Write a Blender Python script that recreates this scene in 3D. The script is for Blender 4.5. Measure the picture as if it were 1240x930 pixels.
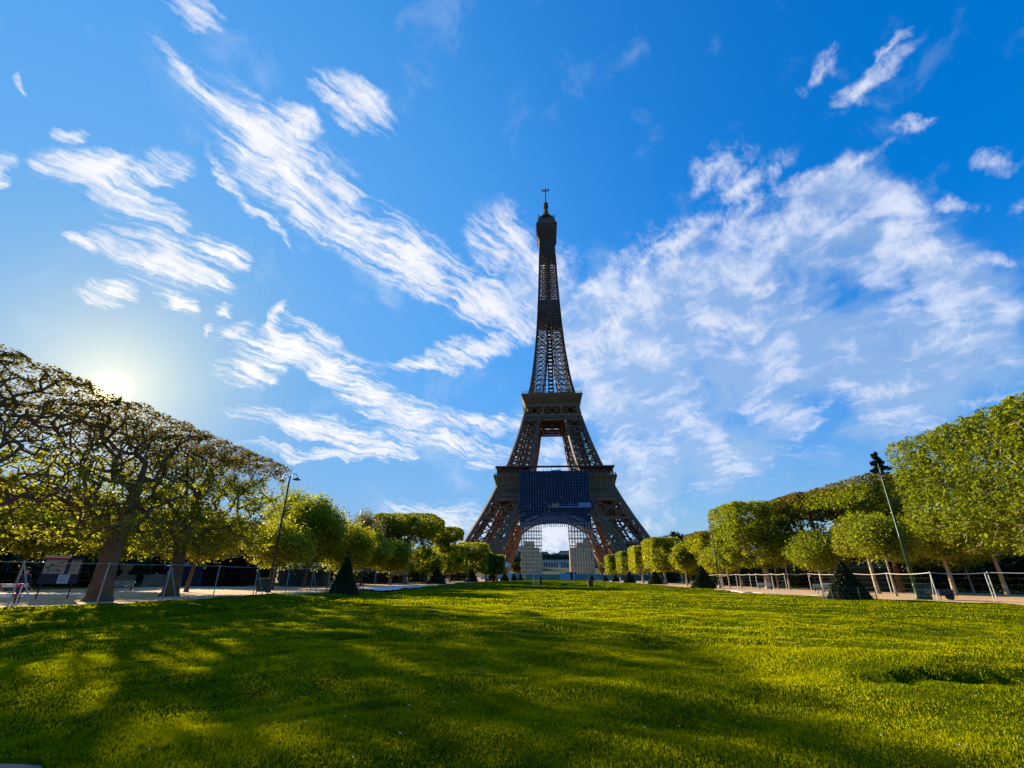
import bpy, bmesh, math, random
import numpy as np
from mathutils import Vector, Matrix, Quaternion

sc = bpy.context.scene
for o in list(bpy.data.objects): bpy.data.objects.remove(o)
COL = sc.collection

# ------------------------------------------------------------------ camera
PITCH, YAW, ROLL, EYE = 0.39570, 0.07036, -0.0068, 1.604
F_PX = 556.5
def make_camera():
    c, s = math.cos(YAW), math.sin(YAW)
    R = Vector((c, s, 0)); F = Vector((-s, c, 0)); Z = Vector((0, 0, 1))
    fw = F * math.cos(PITCH) + Z * math.sin(PITCH)
    up = -F * math.sin(PITCH) + Z * math.cos(PITCH)
    cr, sr = math.cos(ROLL), math.sin(ROLL)
    Rc = R * cr - up * sr; Uc = R * sr + up * cr
    cam = bpy.data.cameras.new('camera'); ob = bpy.data.objects.new('camera', cam)
    COL.objects.link(ob)
    m = Matrix((Rc, Uc, -fw)).transposed().to_4x4()
    m.translation = Vector((0, 0, EYE))
    ob.matrix_world = m
    cam.sensor_width = 36; cam.lens = 36 * F_PX / 1240
    cam.clip_start = 0.1; cam.clip_end = 20000
    sc.camera = ob
make_camera()

# ------------------------------------------------------------------ sun, sky, exposure
SUN_AZ, SUN_EL = math.radians(-47.3), math.radians(16.2)      # azimuth from +Y towards +X
SUN_DIR = Vector((math.sin(SUN_AZ) * math.cos(SUN_EL), math.cos(SUN_AZ) * math.cos(SUN_EL), math.sin(SUN_EL)))
sl = bpy.data.lights.new('sun', 'SUN'); so = bpy.data.objects.new('sun', sl); COL.objects.link(so)
sl.energy = 5.0; sl.angle = math.radians(0.5); sl.color = (1.0, 0.84, 0.58)
so.rotation_euler = SUN_DIR.to_track_quat('Z', 'Y').to_euler()
so.location = (-60, 60, 60)

vs = sc.view_settings
sc.display_settings.display_device = 'sRGB'
vs.view_transform = 'Standard'; vs.look = 'None'; vs.gamma = 1; vs.use_curve_mapping = False
vs.exposure = 1.25
cy = sc.cycles
cy.use_denoising = True
cy.max_bounces = 7; cy.transparent_max_bounces = 10; cy.diffuse_bounces = 3; cy.glossy_bounces = 2; cy.transmission_bounces = 5
cy.sample_clamp_indirect = 4.0

CLOUDS = [
(-0.621, 0.513, -1.704, 0.0858, 0.0287, 0.8, 'w'),(-0.587, 0.603, -1.799, 0.139, 0.1018, 0.95, 'w'),(-0.562, 0.731, -1.736, 0.2194, 0.1307, 1.0, 'w'),
(-0.458, 0.852, -1.932, 0.2389, 0.1372, 1.0, 'w'),(-0.341, 1.036, -2.092, 0.2975, 0.1438, 1.0, 'w'),(-0.176, 1.204, -2.358, 0.2639, 0.1515, 1.0, 'w'),
(-0.351, 0.594, -2.353, 0.1045, 0.0661, 0.95, 'w'),(-0.394, 0.561, -1.863, 0.0632, 0.0425, 0.8, 'w'),(-0.496, 0.622, -2.506, 0.083, 0.0693, 0.8, 'w'),
(-0.089, 0.982, -1.666, 0.1763, 0.1178, 0.9, 'w'),(-0.008, 1.087, 1.513, 0.1679, 0.1407, 0.8, 'w'),(-0.679, 0.792, -1.707, 0.1842, 0.0218, 0.75, 'w'),
(-0.953, 0.66, -3.081, 0.108, 0.0764, 1.0, 'w'),(-0.929, 0.751, -1.716, 0.181, 0.1032, 0.95, 'w'),(-0.879, 0.631, 2.899, 0.0773, 0.0404, 1.0, 'w'),
(-0.801, 0.661, 3.132, 0.0828, 0.0524, 0.9, 'w'),(-1.004, 0.952, -2.405, 0.1912, 0.1126, 1.0, 'w'),(-0.848, 0.928, -2.408, 0.0854, 0.0762, 1.0, 'w'),
(-1.082, 1.095, -1.284, 0.103, 0.0519, 1.0, 'w'),(-0.913, 0.566, 2.983, 0.0534, 0.0251, 1.0, 'w'),(-1.221, 1.017, 2.957, 0.1148, 0.063, 0.9, 'w'),
(-1.121, 0.65, 2.651, 0.0938, 0.0411, 1.0, 'w'),(-1.155, 0.868, -2.266, 0.051, 0.0401, 1.0, 'w'),(-0.988, 1.151, 2.469, 0.0528, 0.0322, 1.0, 'w'),
(-1.078, 1.231, 2.339, 0.0464, 0.024, 1.0, 'w'),(-1.004, 1.258, 2.647, 0.1026, 0.0548, 1.0, 'w'),(-0.843, 1.225, 2.297, 0.1192, 0.0287, 0.9, 'w'),
(-1.088, 1.481, 2.645, 0.1902, 0.1064, 1.0, 'w'),(-0.877, 1.372, -2.89, 0.2393, 0.1272, 1.0, 'w'),(-0.772, 1.509, -1.646, 0.3326, 0.1251, 1.0, 'w'),
(-0.72, 1.75, -1.633, 0.4201, 0.1573, 0.95, 'w'),(-0.578, 1.982, -2.083, 0.3636, 0.1846, 0.9, 'w'),(-0.341, 2.067, -2.885, 0.3921, 0.1612, 0.8, 'w'),
(-0.483, 2.3, -2.656, 0.4837, 0.1883, 0.85, 'w'),(-1.108, 1.99, -2.355, 0.367, 0.1642, 0.95, 'w'),(-0.946, 2.134, -1.971, 0.3592, 0.1642, 0.95, 'w'),
(-0.867, 2.364, -2.054, 0.2545, 0.1745, 1.0, 'w'),(-1.165, 2.3, -2.7, 0.4869, 0.1057, 0.9, 'w'),(-0.345, 2.584, 1.773, 0.142, 0.1131, 0.9, 'w'),
(-0.25, 1.447, 2.792, 0.3525, 0.0946, 1.0, 'w'),(-0.417, 1.524, 3.133, 0.249, 0.0611, 0.9, 'w'),(-0.068, 1.338, 2.169, 0.2101, 0.1211, 0.9, 'w'),
(0.515, 0.583, 1.605, 0.06, 0.0333, 0.9, 'w'),(0.594, 0.606, 2.005, 0.0982, 0.0382, 0.95, 'w'),(0.596, 0.539, 1.73, 0.0322, 0.015, 0.7, 'w'),
(0.925, 0.757, 3.069, 0.0719, 0.0314, 0.95, 'w'),(0.918, 0.85, -2.834, 0.0904, 0.0309, 0.85, 'w'),(1.065, 0.859, -2.69, 0.0499, 0.0245, 1.0, 'w'),
(0.72, 0.678, -3.039, 0.0552, 0.0194, 0.7, 'w'),(1.15, 1.009, -3.072, 0.1119, 0.0412, 0.8, 'w'),(-0.542, 0.41, -2.534, 0.0403, 0.03, 0.8, 'w'),
(-0.924, 0.485, 2.046, 0.0265, 0.0143, 0.8, 'w'),(1.314, 1.202, 0.968, 0.0951, 0.0655, 0.9, 'w'),(1.716, 1.721, 1.733, 0.181, 0.1257, 0.8, 'w'),
(0.394, 0.762, 1.453, 0.1012, 0.0869, 0.75, 'w'),(0.468, 0.809, 2.209, 0.1191, 0.0583, 0.9, 'w'),(0.184, 1.147, 2.271, 0.28, 0.0643, 1.0, 'w'),
(0.357, 0.982, 2.415, 0.2312, 0.0708, 1.0, 'w'),(0.496, 0.885, 2.313, 0.1529, 0.0706, 1.0, 'w'),(0.61, 0.795, 2.485, 0.1206, 0.0604, 0.95, 'w'),
(0.674, 0.745, 2.362, 0.0763, 0.0265, 0.8, 'w'),(0.564, 0.936, 2.677, 0.1291, 0.1067, 0.85, 'w'),(0.681, 0.902, -2.805, 0.1121, 0.0831, 0.85, 'w'),
(0.815, 0.859, 0.624, 0.0928, 0.0511, 0.9, 'w'),(0.866, 0.949, -2.755, 0.0807, 0.0456, 0.85, 'w'),(0.98, 1.038, -2.613, 0.2007, 0.072, 0.85, 'w'),
(1.182, 1.252, -2.329, 0.2823, 0.0791, 0.85, 'w'),(1.278, 1.396, -2.942, 0.1753, 0.0949, 0.75, 'w'),(0.62, 1.324, -2.928, 0.1835, 0.1168, 0.85, 'w'),
(0.593, 1.149, 2.691, 0.1245, 0.0842, 0.75, 'w'),(0.298, 1.059, 2.168, 0.2079, 0.1406, 0.95, 'w'),(0.255, 1.223, 2.229, 0.2279, 0.1529, 0.95, 'w'),
(0.453, 1.099, 2.743, 0.168, 0.1272, 0.8, 'w'),(0.241, 1.419, 2.276, 0.2752, 0.1878, 0.85, 'w'),(0.395, 1.495, 0.814, 0.1932, 0.1592, 0.8, 'w'),
(0.264, 1.909, 2.929, 0.3547, 0.201, 0.8, 'w'),(0.69, 2.059, -2.906, 0.2243, 0.1681, 0.75, 'w'),(1.329, 1.743, 2.239, 0.2445, 0.131, 0.7, 'w'),
(0.137, 1.575, 1.48, 0.3451, 0.1841, 0.8, 'w'),(0.57, 2.506, -3.037, 0.2683, 0.1287, 0.8, 'w'),(-0.807, 3.862, -1.906, 0.7899, 0.5175, 0.95, 'w'),
(0.836, 3.764, 1.357, 0.6304, 0.3083, 0.9, 'w'),(0.101, 4.598, 1.556, 3.0963, 0.5831, 1.1, 'w'),(0.045, 2.421, 1.558, 0.5121, 0.1855, 0.75, 'w'),
(0.384, 1.306, 1.609, 0.391, 0.3126, 0.85, 'v'),(0.57, 1.115, 1.332, 0.3154, 0.2817, 0.9, 'v'),(0.718, 0.975, 0.73, 0.2781, 0.2125, 0.9, 'v'),
(0.897, 0.984, 0.711, 0.3024, 0.1606, 0.85, 'v'),(1.186, 1.231, 0.839, 0.4233, 0.1641, 0.85, 'v'),(1.394, 1.316, 0.858, 0.5737, 0.1393, 0.8, 'v'),
(1.635, 1.866, 0.929, 0.6028, 0.2948, 0.6, 'v'),(0.732, 1.567, -2.592, 0.5738, 0.4255, 0.8, 'v'),(1.056, 1.44, 0.594, 0.5278, 0.335, 0.75, 'v'),
(0.365, 1.764, 1.333, 0.6547, 0.3899, 0.85, 'v'),(0.886, 2.334, -2.596, 1.0306, 0.835, 0.85, 'v'),(1.214, 1.53, 0.831, 0.6371, 0.3241, 0.7, 'v'),
(0.537, 3.029, -2.694, 1.0645, 0.9661, 0.7, 'v'),(0.145, 1.467, 1.486, 0.4903, 0.2028, 0.9, 'v'),(0.655, 0.817, 0.543, 0.1185, 0.113, 0.7, 'v'),
(-0.034, 1.156, 1.591, 0.2198, 0.1477, 0.6, 'v'),(-0.522, 2.385, -2.661, 0.6692, 0.5085, 0.45, 'v'),(1.38, 1.905, 0.534, 0.5358, 0.4443, 0.5, 'v')]


def make_world():
    w = bpy.data.worlds.new('World'); sc.world = w; w.use_nodes = True
    nt = w.node_tree; N = nt.nodes; L = nt.links
    for n in list(N): N.remove(n)
    def new(t, **k):
        n = N.new(t)
        for a, b in k.items(): setattr(n, a, b)
        return n
    def sv(sock, v):
        if isinstance(v, bpy.types.NodeSocket): L.new(v, sock)
        else: sock.default_value = v
    def M(op, a, b=0.0, c=0.0, clamp=False):
        n = new('ShaderNodeMath', operation=op, use_clamp=clamp)
        sv(n.inputs[0], a); sv(n.inputs[1], b); sv(n.inputs[2], c); return n.outputs[0]
    def VM(op, a, b=None, out=0, scale=None):
        n = new('ShaderNodeVectorMath', operation=op); sv(n.inputs[0], a)
        if b is not None: sv(n.inputs[1], b)
        if scale is not None: sv(n.inputs[3], scale)
        return n.outputs[out]
    def noise(v, scale, detail=6, rough=.55, dist=0, col=False, lac=2.0):
        n = new('ShaderNodeTexNoise', noise_dimensions='3D'); L.new(v, n.inputs['Vector'])
        n.inputs['Scale'].default_value = scale; n.inputs['Detail'].default_value = detail
        n.inputs['Roughness'].default_value = rough; n.inputs['Distortion'].default_value = dist
        n.inputs['Lacunarity'].default_value = lac
        return n.outputs['Color' if col else 'Fac']
    def sstep(x, a, b, lo=0.0, hi=1.0):
        n = new('ShaderNodeMapRange', interpolation_type='SMOOTHSTEP'); sv(n.inputs[0], x)
        n.inputs[1].default_value = a; n.inputs[2].default_value = b; n.inputs[3].default_value = lo; n.inputs[4].default_value = hi
        return n.outputs[0]
    def mixc(f, a, b, mode='MIX'):
        n = new('ShaderNodeMix', data_type='RGBA', blend_type=mode); sv(n.inputs[0], f); sv(n.inputs[6], a); sv(n.inputs[7], b); return n.outputs[2]

    d = new('ShaderNodeTexCoord').outputs['Generated']
    sky = new('ShaderNodeTexSky', sky_type='NISHITA')
    sky.sun_disc = False; sky.sun_elevation = SUN_EL; sky.sun_rotation = SUN_AZ
    sky.altitude = 0; sky.air_density = 1.0; sky.dust_density = 0.6; sky.ozone_density = 2.5
    base = sky.outputs[0]
    hs = new('ShaderNodeHueSaturation'); hs.inputs['Hue'].default_value = 0.497; hs.inputs['Saturation'].default_value = 1.45; hs.inputs['Value'].default_value = 3.3
    # the camera's range is narrow: hold back the glare round the sun
    lum = VM('DOT_PRODUCT', base, (.25, .55, .20), out=1)
    base = VM('SCALE', base, scale=M('DIVIDE', 1.0, M('MULTIPLY_ADD', lum, .5, 1.0)))
    L.new(base, hs.inputs['Color']); base = hs.outputs[0]

    nrm0 = VM('NORMALIZE', d)
    cs0 = M('MAXIMUM', VM('DOT_PRODUCT', nrm0, tuple(SUN_DIR), out=1), 0.0)
    base = VM('MULTIPLY', base, (.85, 1.0, 1.30))
    base = mixc(M('MULTIPLY', M('POWER', cs0, 2.4), .95), base, (0.95, 3.6, 7.4, 1))
    base = mixc(M('MULTIPLY', M('POWER', cs0, 45.0), .6), base, (5.4, 6.2, 5.6, 1))       # milky air on the sun's side
    # ---- cloud layer: the direction is cut with a slightly curved cloud deck
    def deck(vec):
        s = new('ShaderNodeSeparateXYZ'); L.new(vec, s.inputs[0])
        h = M('ADD', M('MAXIMUM', s.outputs[2], -0.05), 0.15)
        c = new('ShaderNodeCombineXYZ')
        L.new(M('DIVIDE', s.outputs[0], h), c.inputs[0]); L.new(M('DIVIDE', s.outputs[1], h), c.inputs[1])
        return c.outputs[0]
    wn = noise(d, 7.0, 5, .6, 0, col=True)
    warp = VM('SCALE', VM('SUBTRACT', wn, (.5, .5, .5)), scale=0.10)
    wn2 = noise(d, 30.0, 3, .6, 0, col=True)
    warp2 = VM('SCALE', VM('SUBTRACT', wn2, (.5, .5, .5)), scale=0.016)
    P = deck(VM('ADD', VM('ADD', d, warp), warp2))
    Ps = deck(d)
    def mask(layer, vec, comb):
        acc = None
        for (cx, cyy, rot, sx, sy, wt, ly) in CLOUDS:
            if ly != layer: continue
            mp = new('ShaderNodeMapping', vector_type='TEXTURE')
            L.new(vec, mp.inputs['Vector'])
            mp.inputs['Location'].default_value = (cx, cyy, 0)
            mp.inputs['Rotation'].default_value = (0, 0, rot)
            mp.inputs['Scale'].default_value = (sx, sy, 1)
            g = new('ShaderNodeTexGradient', gradient_type='SPHERICAL'); L.new(mp.outputs[0], g.inputs[0])
            v = g.outputs['Fac']
            if acc is None: acc = M('MULTIPLY', v, wt)
            elif comb == 'add': acc = M('MULTIPLY_ADD', v, wt, acc)
            else: acc = M('MAXIMUM', M('MULTIPLY', v, wt), acc)
        return acc
    mw = mask('w', P, 'smax')
    mv = mask('v', P, 'add')
    # streaks, drawn out along the wind
    st = new('ShaderNodeMapping', vector_type='TEXTURE'); L.new(deck(VM('ADD', d, VM('SCALE', warp, scale=.7))), st.inputs['Vector']); st.inputs['Rotation'].default_value = (0, 0, math.radians(50)); st.inputs['Scale'].default_value = (.80, .17, 1)
    streak = noise(st.outputs[0], 3.2, 9, .62, .12)
    puff = noise(d, 19.0, 10, .64, .3)
    sep = new('ShaderNodeSeparateXYZ'); L.new(d, sep.inputs[0])
    side = sstep(sep.outputs[0], -0.10, 0.12)            # stringy cirrus in the west, curdled cloud in the east
    tex = M('ADD', M('MULTIPLY', streak, M('SUBTRACT', 1.0, M('MULTIPLY', side, .8))), M('MULTIPLY', puff, M('MULTIPLY_ADD', side, .55, .45)))
    fine = noise(st.outputs[0], 11.0, 7, .65, .15)
    tex = M('ADD', tex, M('MULTIPLY', M('SUBTRACT', fine, .5), M('MULTIPLY_ADD', side, -.35, .62)))
    dens = M('ADD', M('MULTIPLY_ADD', side, .14, M('MULTIPLY', mw, 1.08)), M('MULTIPLY', M('SUBTRACT', tex, 0.70), 2.9))
    a = sstep(dens, -0.02, 1.30)
    a = M('MULTIPLY', a, sstep(mw, 0.02, 0.30))
    a = M('MULTIPLY', a, 0.96)
    soft = noise(d, 8.0, 7, .6, .4)
    va = M('MULTIPLY', sstep(M('ADD', M('MULTIPLY', mv, .8), M('MULTIPLY', M('SUBTRACT', soft, .52), 2.2)), 0.05, 0.8), 0.62)
    # sun-facing warmth
    nrm = VM('NORMALIZE', d)
    cosg = M('MAXIMUM', VM('DOT_PRODUCT', nrm, tuple(SUN_DIR), out=1), 0.0)
    near = M('POWER', cosg, 3.0)
    cl_col = mixc(near, (6.8, 7.2, 8.4, 1), (9.4, 9.1, 8.7, 1))
    dk = sstep(noise(d, 9.0, 4, .5), 0.35, 0.7)
    cl_col = mixc(M('MULTIPLY', dk, 0.30), cl_col, (4.2, 5.2, 7.6, 1))
    ve_col = mixc(near, (3.3, 4.7, 6.8, 1), (5.5, 6.6, 8.2, 1))
    # pale band along the horizon
    hz = M('POWER', M('SUBTRACT', 1.0, M('MAXIMUM', M('MINIMUM', sep.outputs[2], 1.0), 0.0)), 7.0)
    c0 = mixc(M('MULTIPLY', hz, .9), base, (2.9, 4.6, 7.0, 1))
    c1 = mixc(va, c0, ve_col)
    # curdled lumps of the eastern bank
    s2 = new('ShaderNodeMapping', vector_type='TEXTURE'); L.new(P, s2.inputs['Vector']); s2.inputs['Rotation'].default_value = (0, 0, -0.696); s2.inputs['Scale'].default_value = (.42, .20, 1)
    mt = M('MULTIPLY_ADD', noise(s2.outputs[0], 2.6, 8, .58, .1), .42, M('MULTIPLY', noise(VM('ADD', d, warp2), 13.0, 7, .56, .15), .58))
    mo = M('MULTIPLY', sstep(mt, .46, .66), sstep(mv, .15, .75))
    c1 = mixc(M('MULTIPLY', mo, .74), c1, mixc(near, (6.3, 6.8, 8.6, 1), (9.5, 9.6, 9.4, 1)))
    c2 = mixc(a, c1, cl_col)
    # the sun itself with its aureole
    g1 = M('MULTIPLY', M('POWER', cosg, 12000.0), 150.0)
    g2 = M('MULTIPLY', M('POWER', cosg, 500.0), 2.2)
    g3 = M('MULTIPLY', M('POWER', cosg, 110.0), 2.3)
    gc = new('ShaderNodeCombineXYZ')
    tot = M('ADD', M('ADD', g1, g2), g3)
    L.new(tot, gc.inputs[0]); L.new(M('MULTIPLY', tot, .78), gc.inputs[1]); L.new(M('MULTIPLY', tot, .28), gc.inputs[2])
    fin = VM('ADD', c2, gc.outputs[0])
    bg = new('ShaderNodeBackground'); L.new(fin, bg.inputs[0]); bg.inputs[1].default_value = 0.05
    out = new('ShaderNodeOutputWorld'); L.new(bg.outputs[0], out.inputs[0])
    w.cycles.sampling_method = 'MANUAL'; w.cycles.sample_map_resolution = 512
make_world()

# ------------------------------------------------------------------ materials
MATS = {}
def mat_base(name):
    m = bpy.data.materials.new(name); m.use_nodes = True
    nt = m.node_tree; b = nt.nodes['Principled BSDF']; MATS[name] = m
    return m, nt, b
def mat(name, col, rough=.7, spec=.3, metal=0.0, var=0.25, scale=3.0, col2=None, bump=0.0, bscale=None, detail=5, alpha=None):
    """colour varied by object-space noise, optional bump"""
    m, nt, b = mat_base(name); N, L = nt.nodes, nt.links
    tc = N.new('ShaderNodeTexCoord')
    nz = N.new('ShaderNodeTexNoise'); L.new(tc.outputs['Object'], nz.inputs['Vector']); nz.inputs['Scale'].default_value = scale; nz.inputs['Detail'].default_value = detail; nz.inputs['Roughness'].default_value = .6
    mx = N.new('ShaderNodeMix'); mx.data_type = 'RGBA'
    mr = N.new('ShaderNodeMapRange'); mr.inputs[1].default_value = .3; mr.inputs[2].default_value = .7; L.new(nz.outputs['Fac'], mr.inputs[0]); L.new(mr.outputs[0], mx.inputs[0])
    c2 = col2 or tuple(c * (1 - var) for c in col)
    c1 = col if col2 else tuple(min(1, c * (1 + var)) for c in col)
    mx.inputs[6].default_value = (*c1, 1); mx.inputs[7].default_value = (*c2, 1)
    L.new(mx.outputs[2], b.inputs['Base Color'])
    b.inputs['Roughness'].default_value = rough; b.inputs['Specular IOR Level'].default_value = spec; b.inputs['Metallic'].default_value = metal
    if bump:
        n2 = N.new('ShaderNodeTexNoise'); L.new(tc.outputs['Object'], n2.inputs['Vector']); n2.inputs['Scale'].default_value = bscale or scale * 4; n2.inputs['Detail'].default_value = 6
        bp = N.new('ShaderNodeBump'); bp.inputs['Strength'].default_value = bump; L.new(n2.outputs['Fac'], bp.inputs['Height']); L.new(bp.outputs[0], b.inputs['Normal'])
    if alpha is not None: b.inputs['Alpha'].default_value = alpha
    return m
def leaf_mat(name, c1, c2, t1, t2, mixf=.5, scale=.6, rough=.5):
    m, nt, b = mat_base(name); N, L = nt.nodes, nt.links
    tc = N.new('ShaderNodeTexCoord')
    nz = N.new('ShaderNodeTexNoise'); L.new(tc.outputs['Object'], nz.inputs['Vector']); nz.inputs['Scale'].default_value = scale; nz.inputs['Detail'].default_value = 4
    wn = N.new('ShaderNodeTexNoise'); L.new(tc.outputs['Object'], wn.inputs['Vector']); wn.inputs['Scale'].default_value = 9.0; wn.inputs['Detail'].default_value = 1
    oi = N.new('ShaderNodeObjectInfo')
    ad = N.new('ShaderNodeMath'); ad.operation = 'ADD'; L.new(nz.outputs['Fac'], ad.inputs[0]); L.new(wn.outputs['Fac'], ad.inputs[1])
    ad2 = N.new('ShaderNodeMath'); ad2.operation = 'MULTIPLY_ADD'; L.new(oi.outputs['Random'], ad2.inputs[0]); ad2.inputs[1].default_value = .3; L.new(ad.outputs[0], ad2.inputs[2])
    mr = N.new('ShaderNodeMapRange'); mr.inputs[1].default_value = .8; mr.inputs[2].default_value = 1.5; L.new(ad2.outputs[0], mr.inputs[0])
    def mix(a, c):
        mx = N.new('ShaderNodeMix'); mx.data_type = 'RGBA'; mx.inputs[6].default_value = (*a, 1); mx.inputs[7].default_value = (*c, 1); L.new(mr.outputs[0], mx.inputs[0]); return mx.outputs[2]
    L.new(mix(c1, c2), b.inputs['Base Color']); b.inputs['Roughness'].default_value = rough; b.inputs['Specular IOR Level'].default_value = .25
    tr = N.new('ShaderNodeBsdfTranslucent'); L.new(mix(t1, t2), tr.inputs['Color'])
    ms = N.new('ShaderNodeMixShader'); ms.inputs[0].default_value = mixf
    L.new(b.outputs[0], ms.inputs[1]); L.new(tr.outputs[0], ms.inputs[2])
    L.new(ms.outputs[0], nt.nodes['Material Output'].inputs['Surface'])
    return m
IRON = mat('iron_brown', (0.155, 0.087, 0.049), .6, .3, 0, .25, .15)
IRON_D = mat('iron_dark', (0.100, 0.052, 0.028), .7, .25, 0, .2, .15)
IRON_LIT = mat('iron_lit', (0.205, 0.118, 0.052), .6, .3, 0, .2, .2)  # same iron, colour lightened to stand for daylight on girders and arch
ROOF_RED = mat('roof_red', (0.11, 0.04, 0.035), .6, .3, 0, .2, .3)
STONE = mat('stone_pale', (0.42, 0.38, 0.31), .9, .1, 0, .2, .4, bump=.2)
GLASSY = mat('pavilion_glass', (0.55, 0.56, 0.55), .25, .5, 0, .1, .5)
DARK = mat('dark_opening', (0.02, 0.02, 0.022), .6)
NET = mat('net_blue', (0.012, 0.022, 0.050), .8, .15, 0, .35, .35)
TUBE_B = mat('tube_blue_grey', (0.075, 0.115, 0.165), .5, .3, .2, .3, .4)
NET_T = mat('net_blue_open', (0.03, 0.06, 0.13), .8, .15, 0, .35, .35, alpha=.78)
TUBE_P = mat('tube_pale', (0.36, 0.30, 0.23), .6, .3, .2, .3, .6)
GAUZE = mat('gauze_beige', (0.45, 0.28, 0.155), .9, .1, 0, .35, .5)
BATTEN = mat('batten_pale', (0.78, 0.50, 0.27), .7, .2, 0, .2, .6)
PLANK = mat('deck_pale_blue', (0.16, 0.28, 0.42), .7)
YELLOW = mat('paint_ochre', (0.42, 0.27, 0.04), .6)

# ------------------------------------------------------------------ helpers
def tag(o, label=None, cat=None, group=None, kind=None):
    if label: o['label'] = label
    if cat: o['category'] = cat
    if group: o['group'] = group
    if kind: o['kind'] = kind
    return o
def empty(name, loc=(0, 0, 0), label=None, cat=None, group=None, rz=0.0):
    o = bpy.data.objects.new(name, None); COL.objects.link(o); o.empty_display_size = .3
    o.location = loc; o.rotation_euler = (0, 0, rz)
    return tag(o, label, cat, group)
class MB:
    """collects simple shapes as one mesh"""
    def __init__(s): s.v = []; s.f = []; s.n = 0
    def add(s, v, f):
        s.v.extend(v); n = s.n; s.f.extend([tuple(i + n for i in q) for q in f]); s.n += len(v)
    def box(s, c, d, rz=0.0, rx=0.0):
        x, y, z = d[0] / 2, d[1] / 2, d[2] / 2
        R = Matrix.Rotation(rz, 3, 'Z') @ Matrix.Rotation(rx, 3, 'X'); c = Vector(c)
        v = [tuple(c + R @ Vector(p)) for p in ((-x, -y, -z), (x, -y, -z), (x, y, -z), (-x, y, -z), (-x, -y, z), (x, -y, z), (x, y, z), (-x, y, z))]
        s.add(v, [(0, 3, 2, 1), (4, 5, 6, 7), (0, 1, 5, 4), (1, 2, 6, 5), (2, 3, 7, 6), (3, 0, 4, 7)]); return s
    def bar(s, p, q, w, h=None, up=(0, 0, 1)):
        p = Vector(p); q = Vector(q); d = q - p
        if d.length < 1e-6: return s
        d.normalize(); u = Vector(up)
        if abs(d.dot(u)) > .98: u = Vector((1, 0, 0)) if abs(d.x) < .9 else Vector((0, 1, 0))
        a = d.cross(u).normalized() * (w / 2); b = a.cross(d).normalized() * ((h or w) / 2)
        v = [tuple(x) for x in (p - a - b, p + a - b, p + a + b, p - a + b, q - a - b, q + a - b, q + a + b, q - a + b)]
        s.add(v, [(0, 1, 2, 3), (7, 6, 5, 4), (0, 4, 5, 1), (1, 5, 6, 2), (2, 6, 7, 3), (3, 7, 4, 0)]); return s
    def tube(s, p, q, r, r2=None, n=8, cap=True):
        p = Vector(p); q = Vector(q); d = (q - p).normalized(); r2 = r if r2 is None else r2
        u = Vector((0, 0, 1)) if abs(d.z) < .95 else Vector((1, 0, 0))
        a = d.cross(u).normalized(); b = a.cross(d)
        v = []
        for c, rr in ((p, r), (q, r2)):
            for i in range(n):
                t = 2 * math.pi * i / n; v.append(tuple(c + (a * math.cos(t) + b * math.sin(t)) * rr))
        f = [(i, i + n, (i + 1) % n + n, (i + 1) % n) for i in range(n)]
        if cap: f += [tuple(range(n)), tuple(range(2 * n - 1, n - 1, -1))]
        s.add(v, f); return s
    def path(s, pts, r, n=6):
        for a, b in zip(pts[:-1], pts[1:]): s.tube(a, b, r, n=n)
        return s
    def lathe(s, prof, c=(0, 0, 0), n=20, square=False):
        v = []
        for r, z in prof:
            for i in range(n):
                t = 2 * math.pi * (i + .5) / n; k = r / math.cos(math.pi / 4) if square else r
                v.append((c[0] + k * math.cos(t), c[1] + k * math.sin(t), c[2] + z))
        f = []
        for j in range(len(prof) - 1):
            for i in range(n): f.append((j * n + i, j * n + (i + 1) % n, (j + 1) * n + (i + 1) % n, (j + 1) * n + i))
        f.append(tuple(range(n - 1, -1, -1))); k = (len(prof) - 1) * n; f.append(tuple(range(k, k + n)))
        s.add(v, f); return s
    def build(s, name, m, parent=None, smooth=False):
        me = bpy.data.meshes.new(name); me.from_pydata(s.v, [], s.f); me.update()
        if m: me.materials.append(m)
        if smooth: me.polygons.foreach_set('use_smooth', [True] * len(me.polygons))
        o = bpy.data.objects.new(name, me); COL.objects.link(o)
        if parent: o.parent = parent
        return o
def np_mesh(name, verts, faces, m, parent=None, smooth=False):
    """verts (V,3), faces (F,k) of one size"""
    me = bpy.data.meshes.new(name); V = len(verts); F, k = faces.shape
    me.vertices.add(V); me.vertices.foreach_set('co', np.asarray(verts, np.float32).ravel())
    me.loops.add(F * k); me.loops.foreach_set('vertex_index', np.asarray(faces, np.int32).ravel())
    me.polygons.add(F); me.polygons.foreach_set('loop_start', np.arange(0, F * k, k, dtype=np.int32))
    me.update(calc_edges=True)
    if m: me.materials.append(m)
    if smooth: me.polygons.foreach_set('use_smooth', np.ones(F, bool))
    o = bpy.data.objects.new(name, me); COL.objects.link(o)
    if parent: o.parent = parent
    return o
def children(o): return [c for c in bpy.data.objects if c.parent == o]
def copy_tree(o, parent=None, kids=None):
    c = o.copy(); COL.objects.link(c); c.parent = parent
    for ch in list(o.children): copy_tree(ch, c)
    return c

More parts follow.
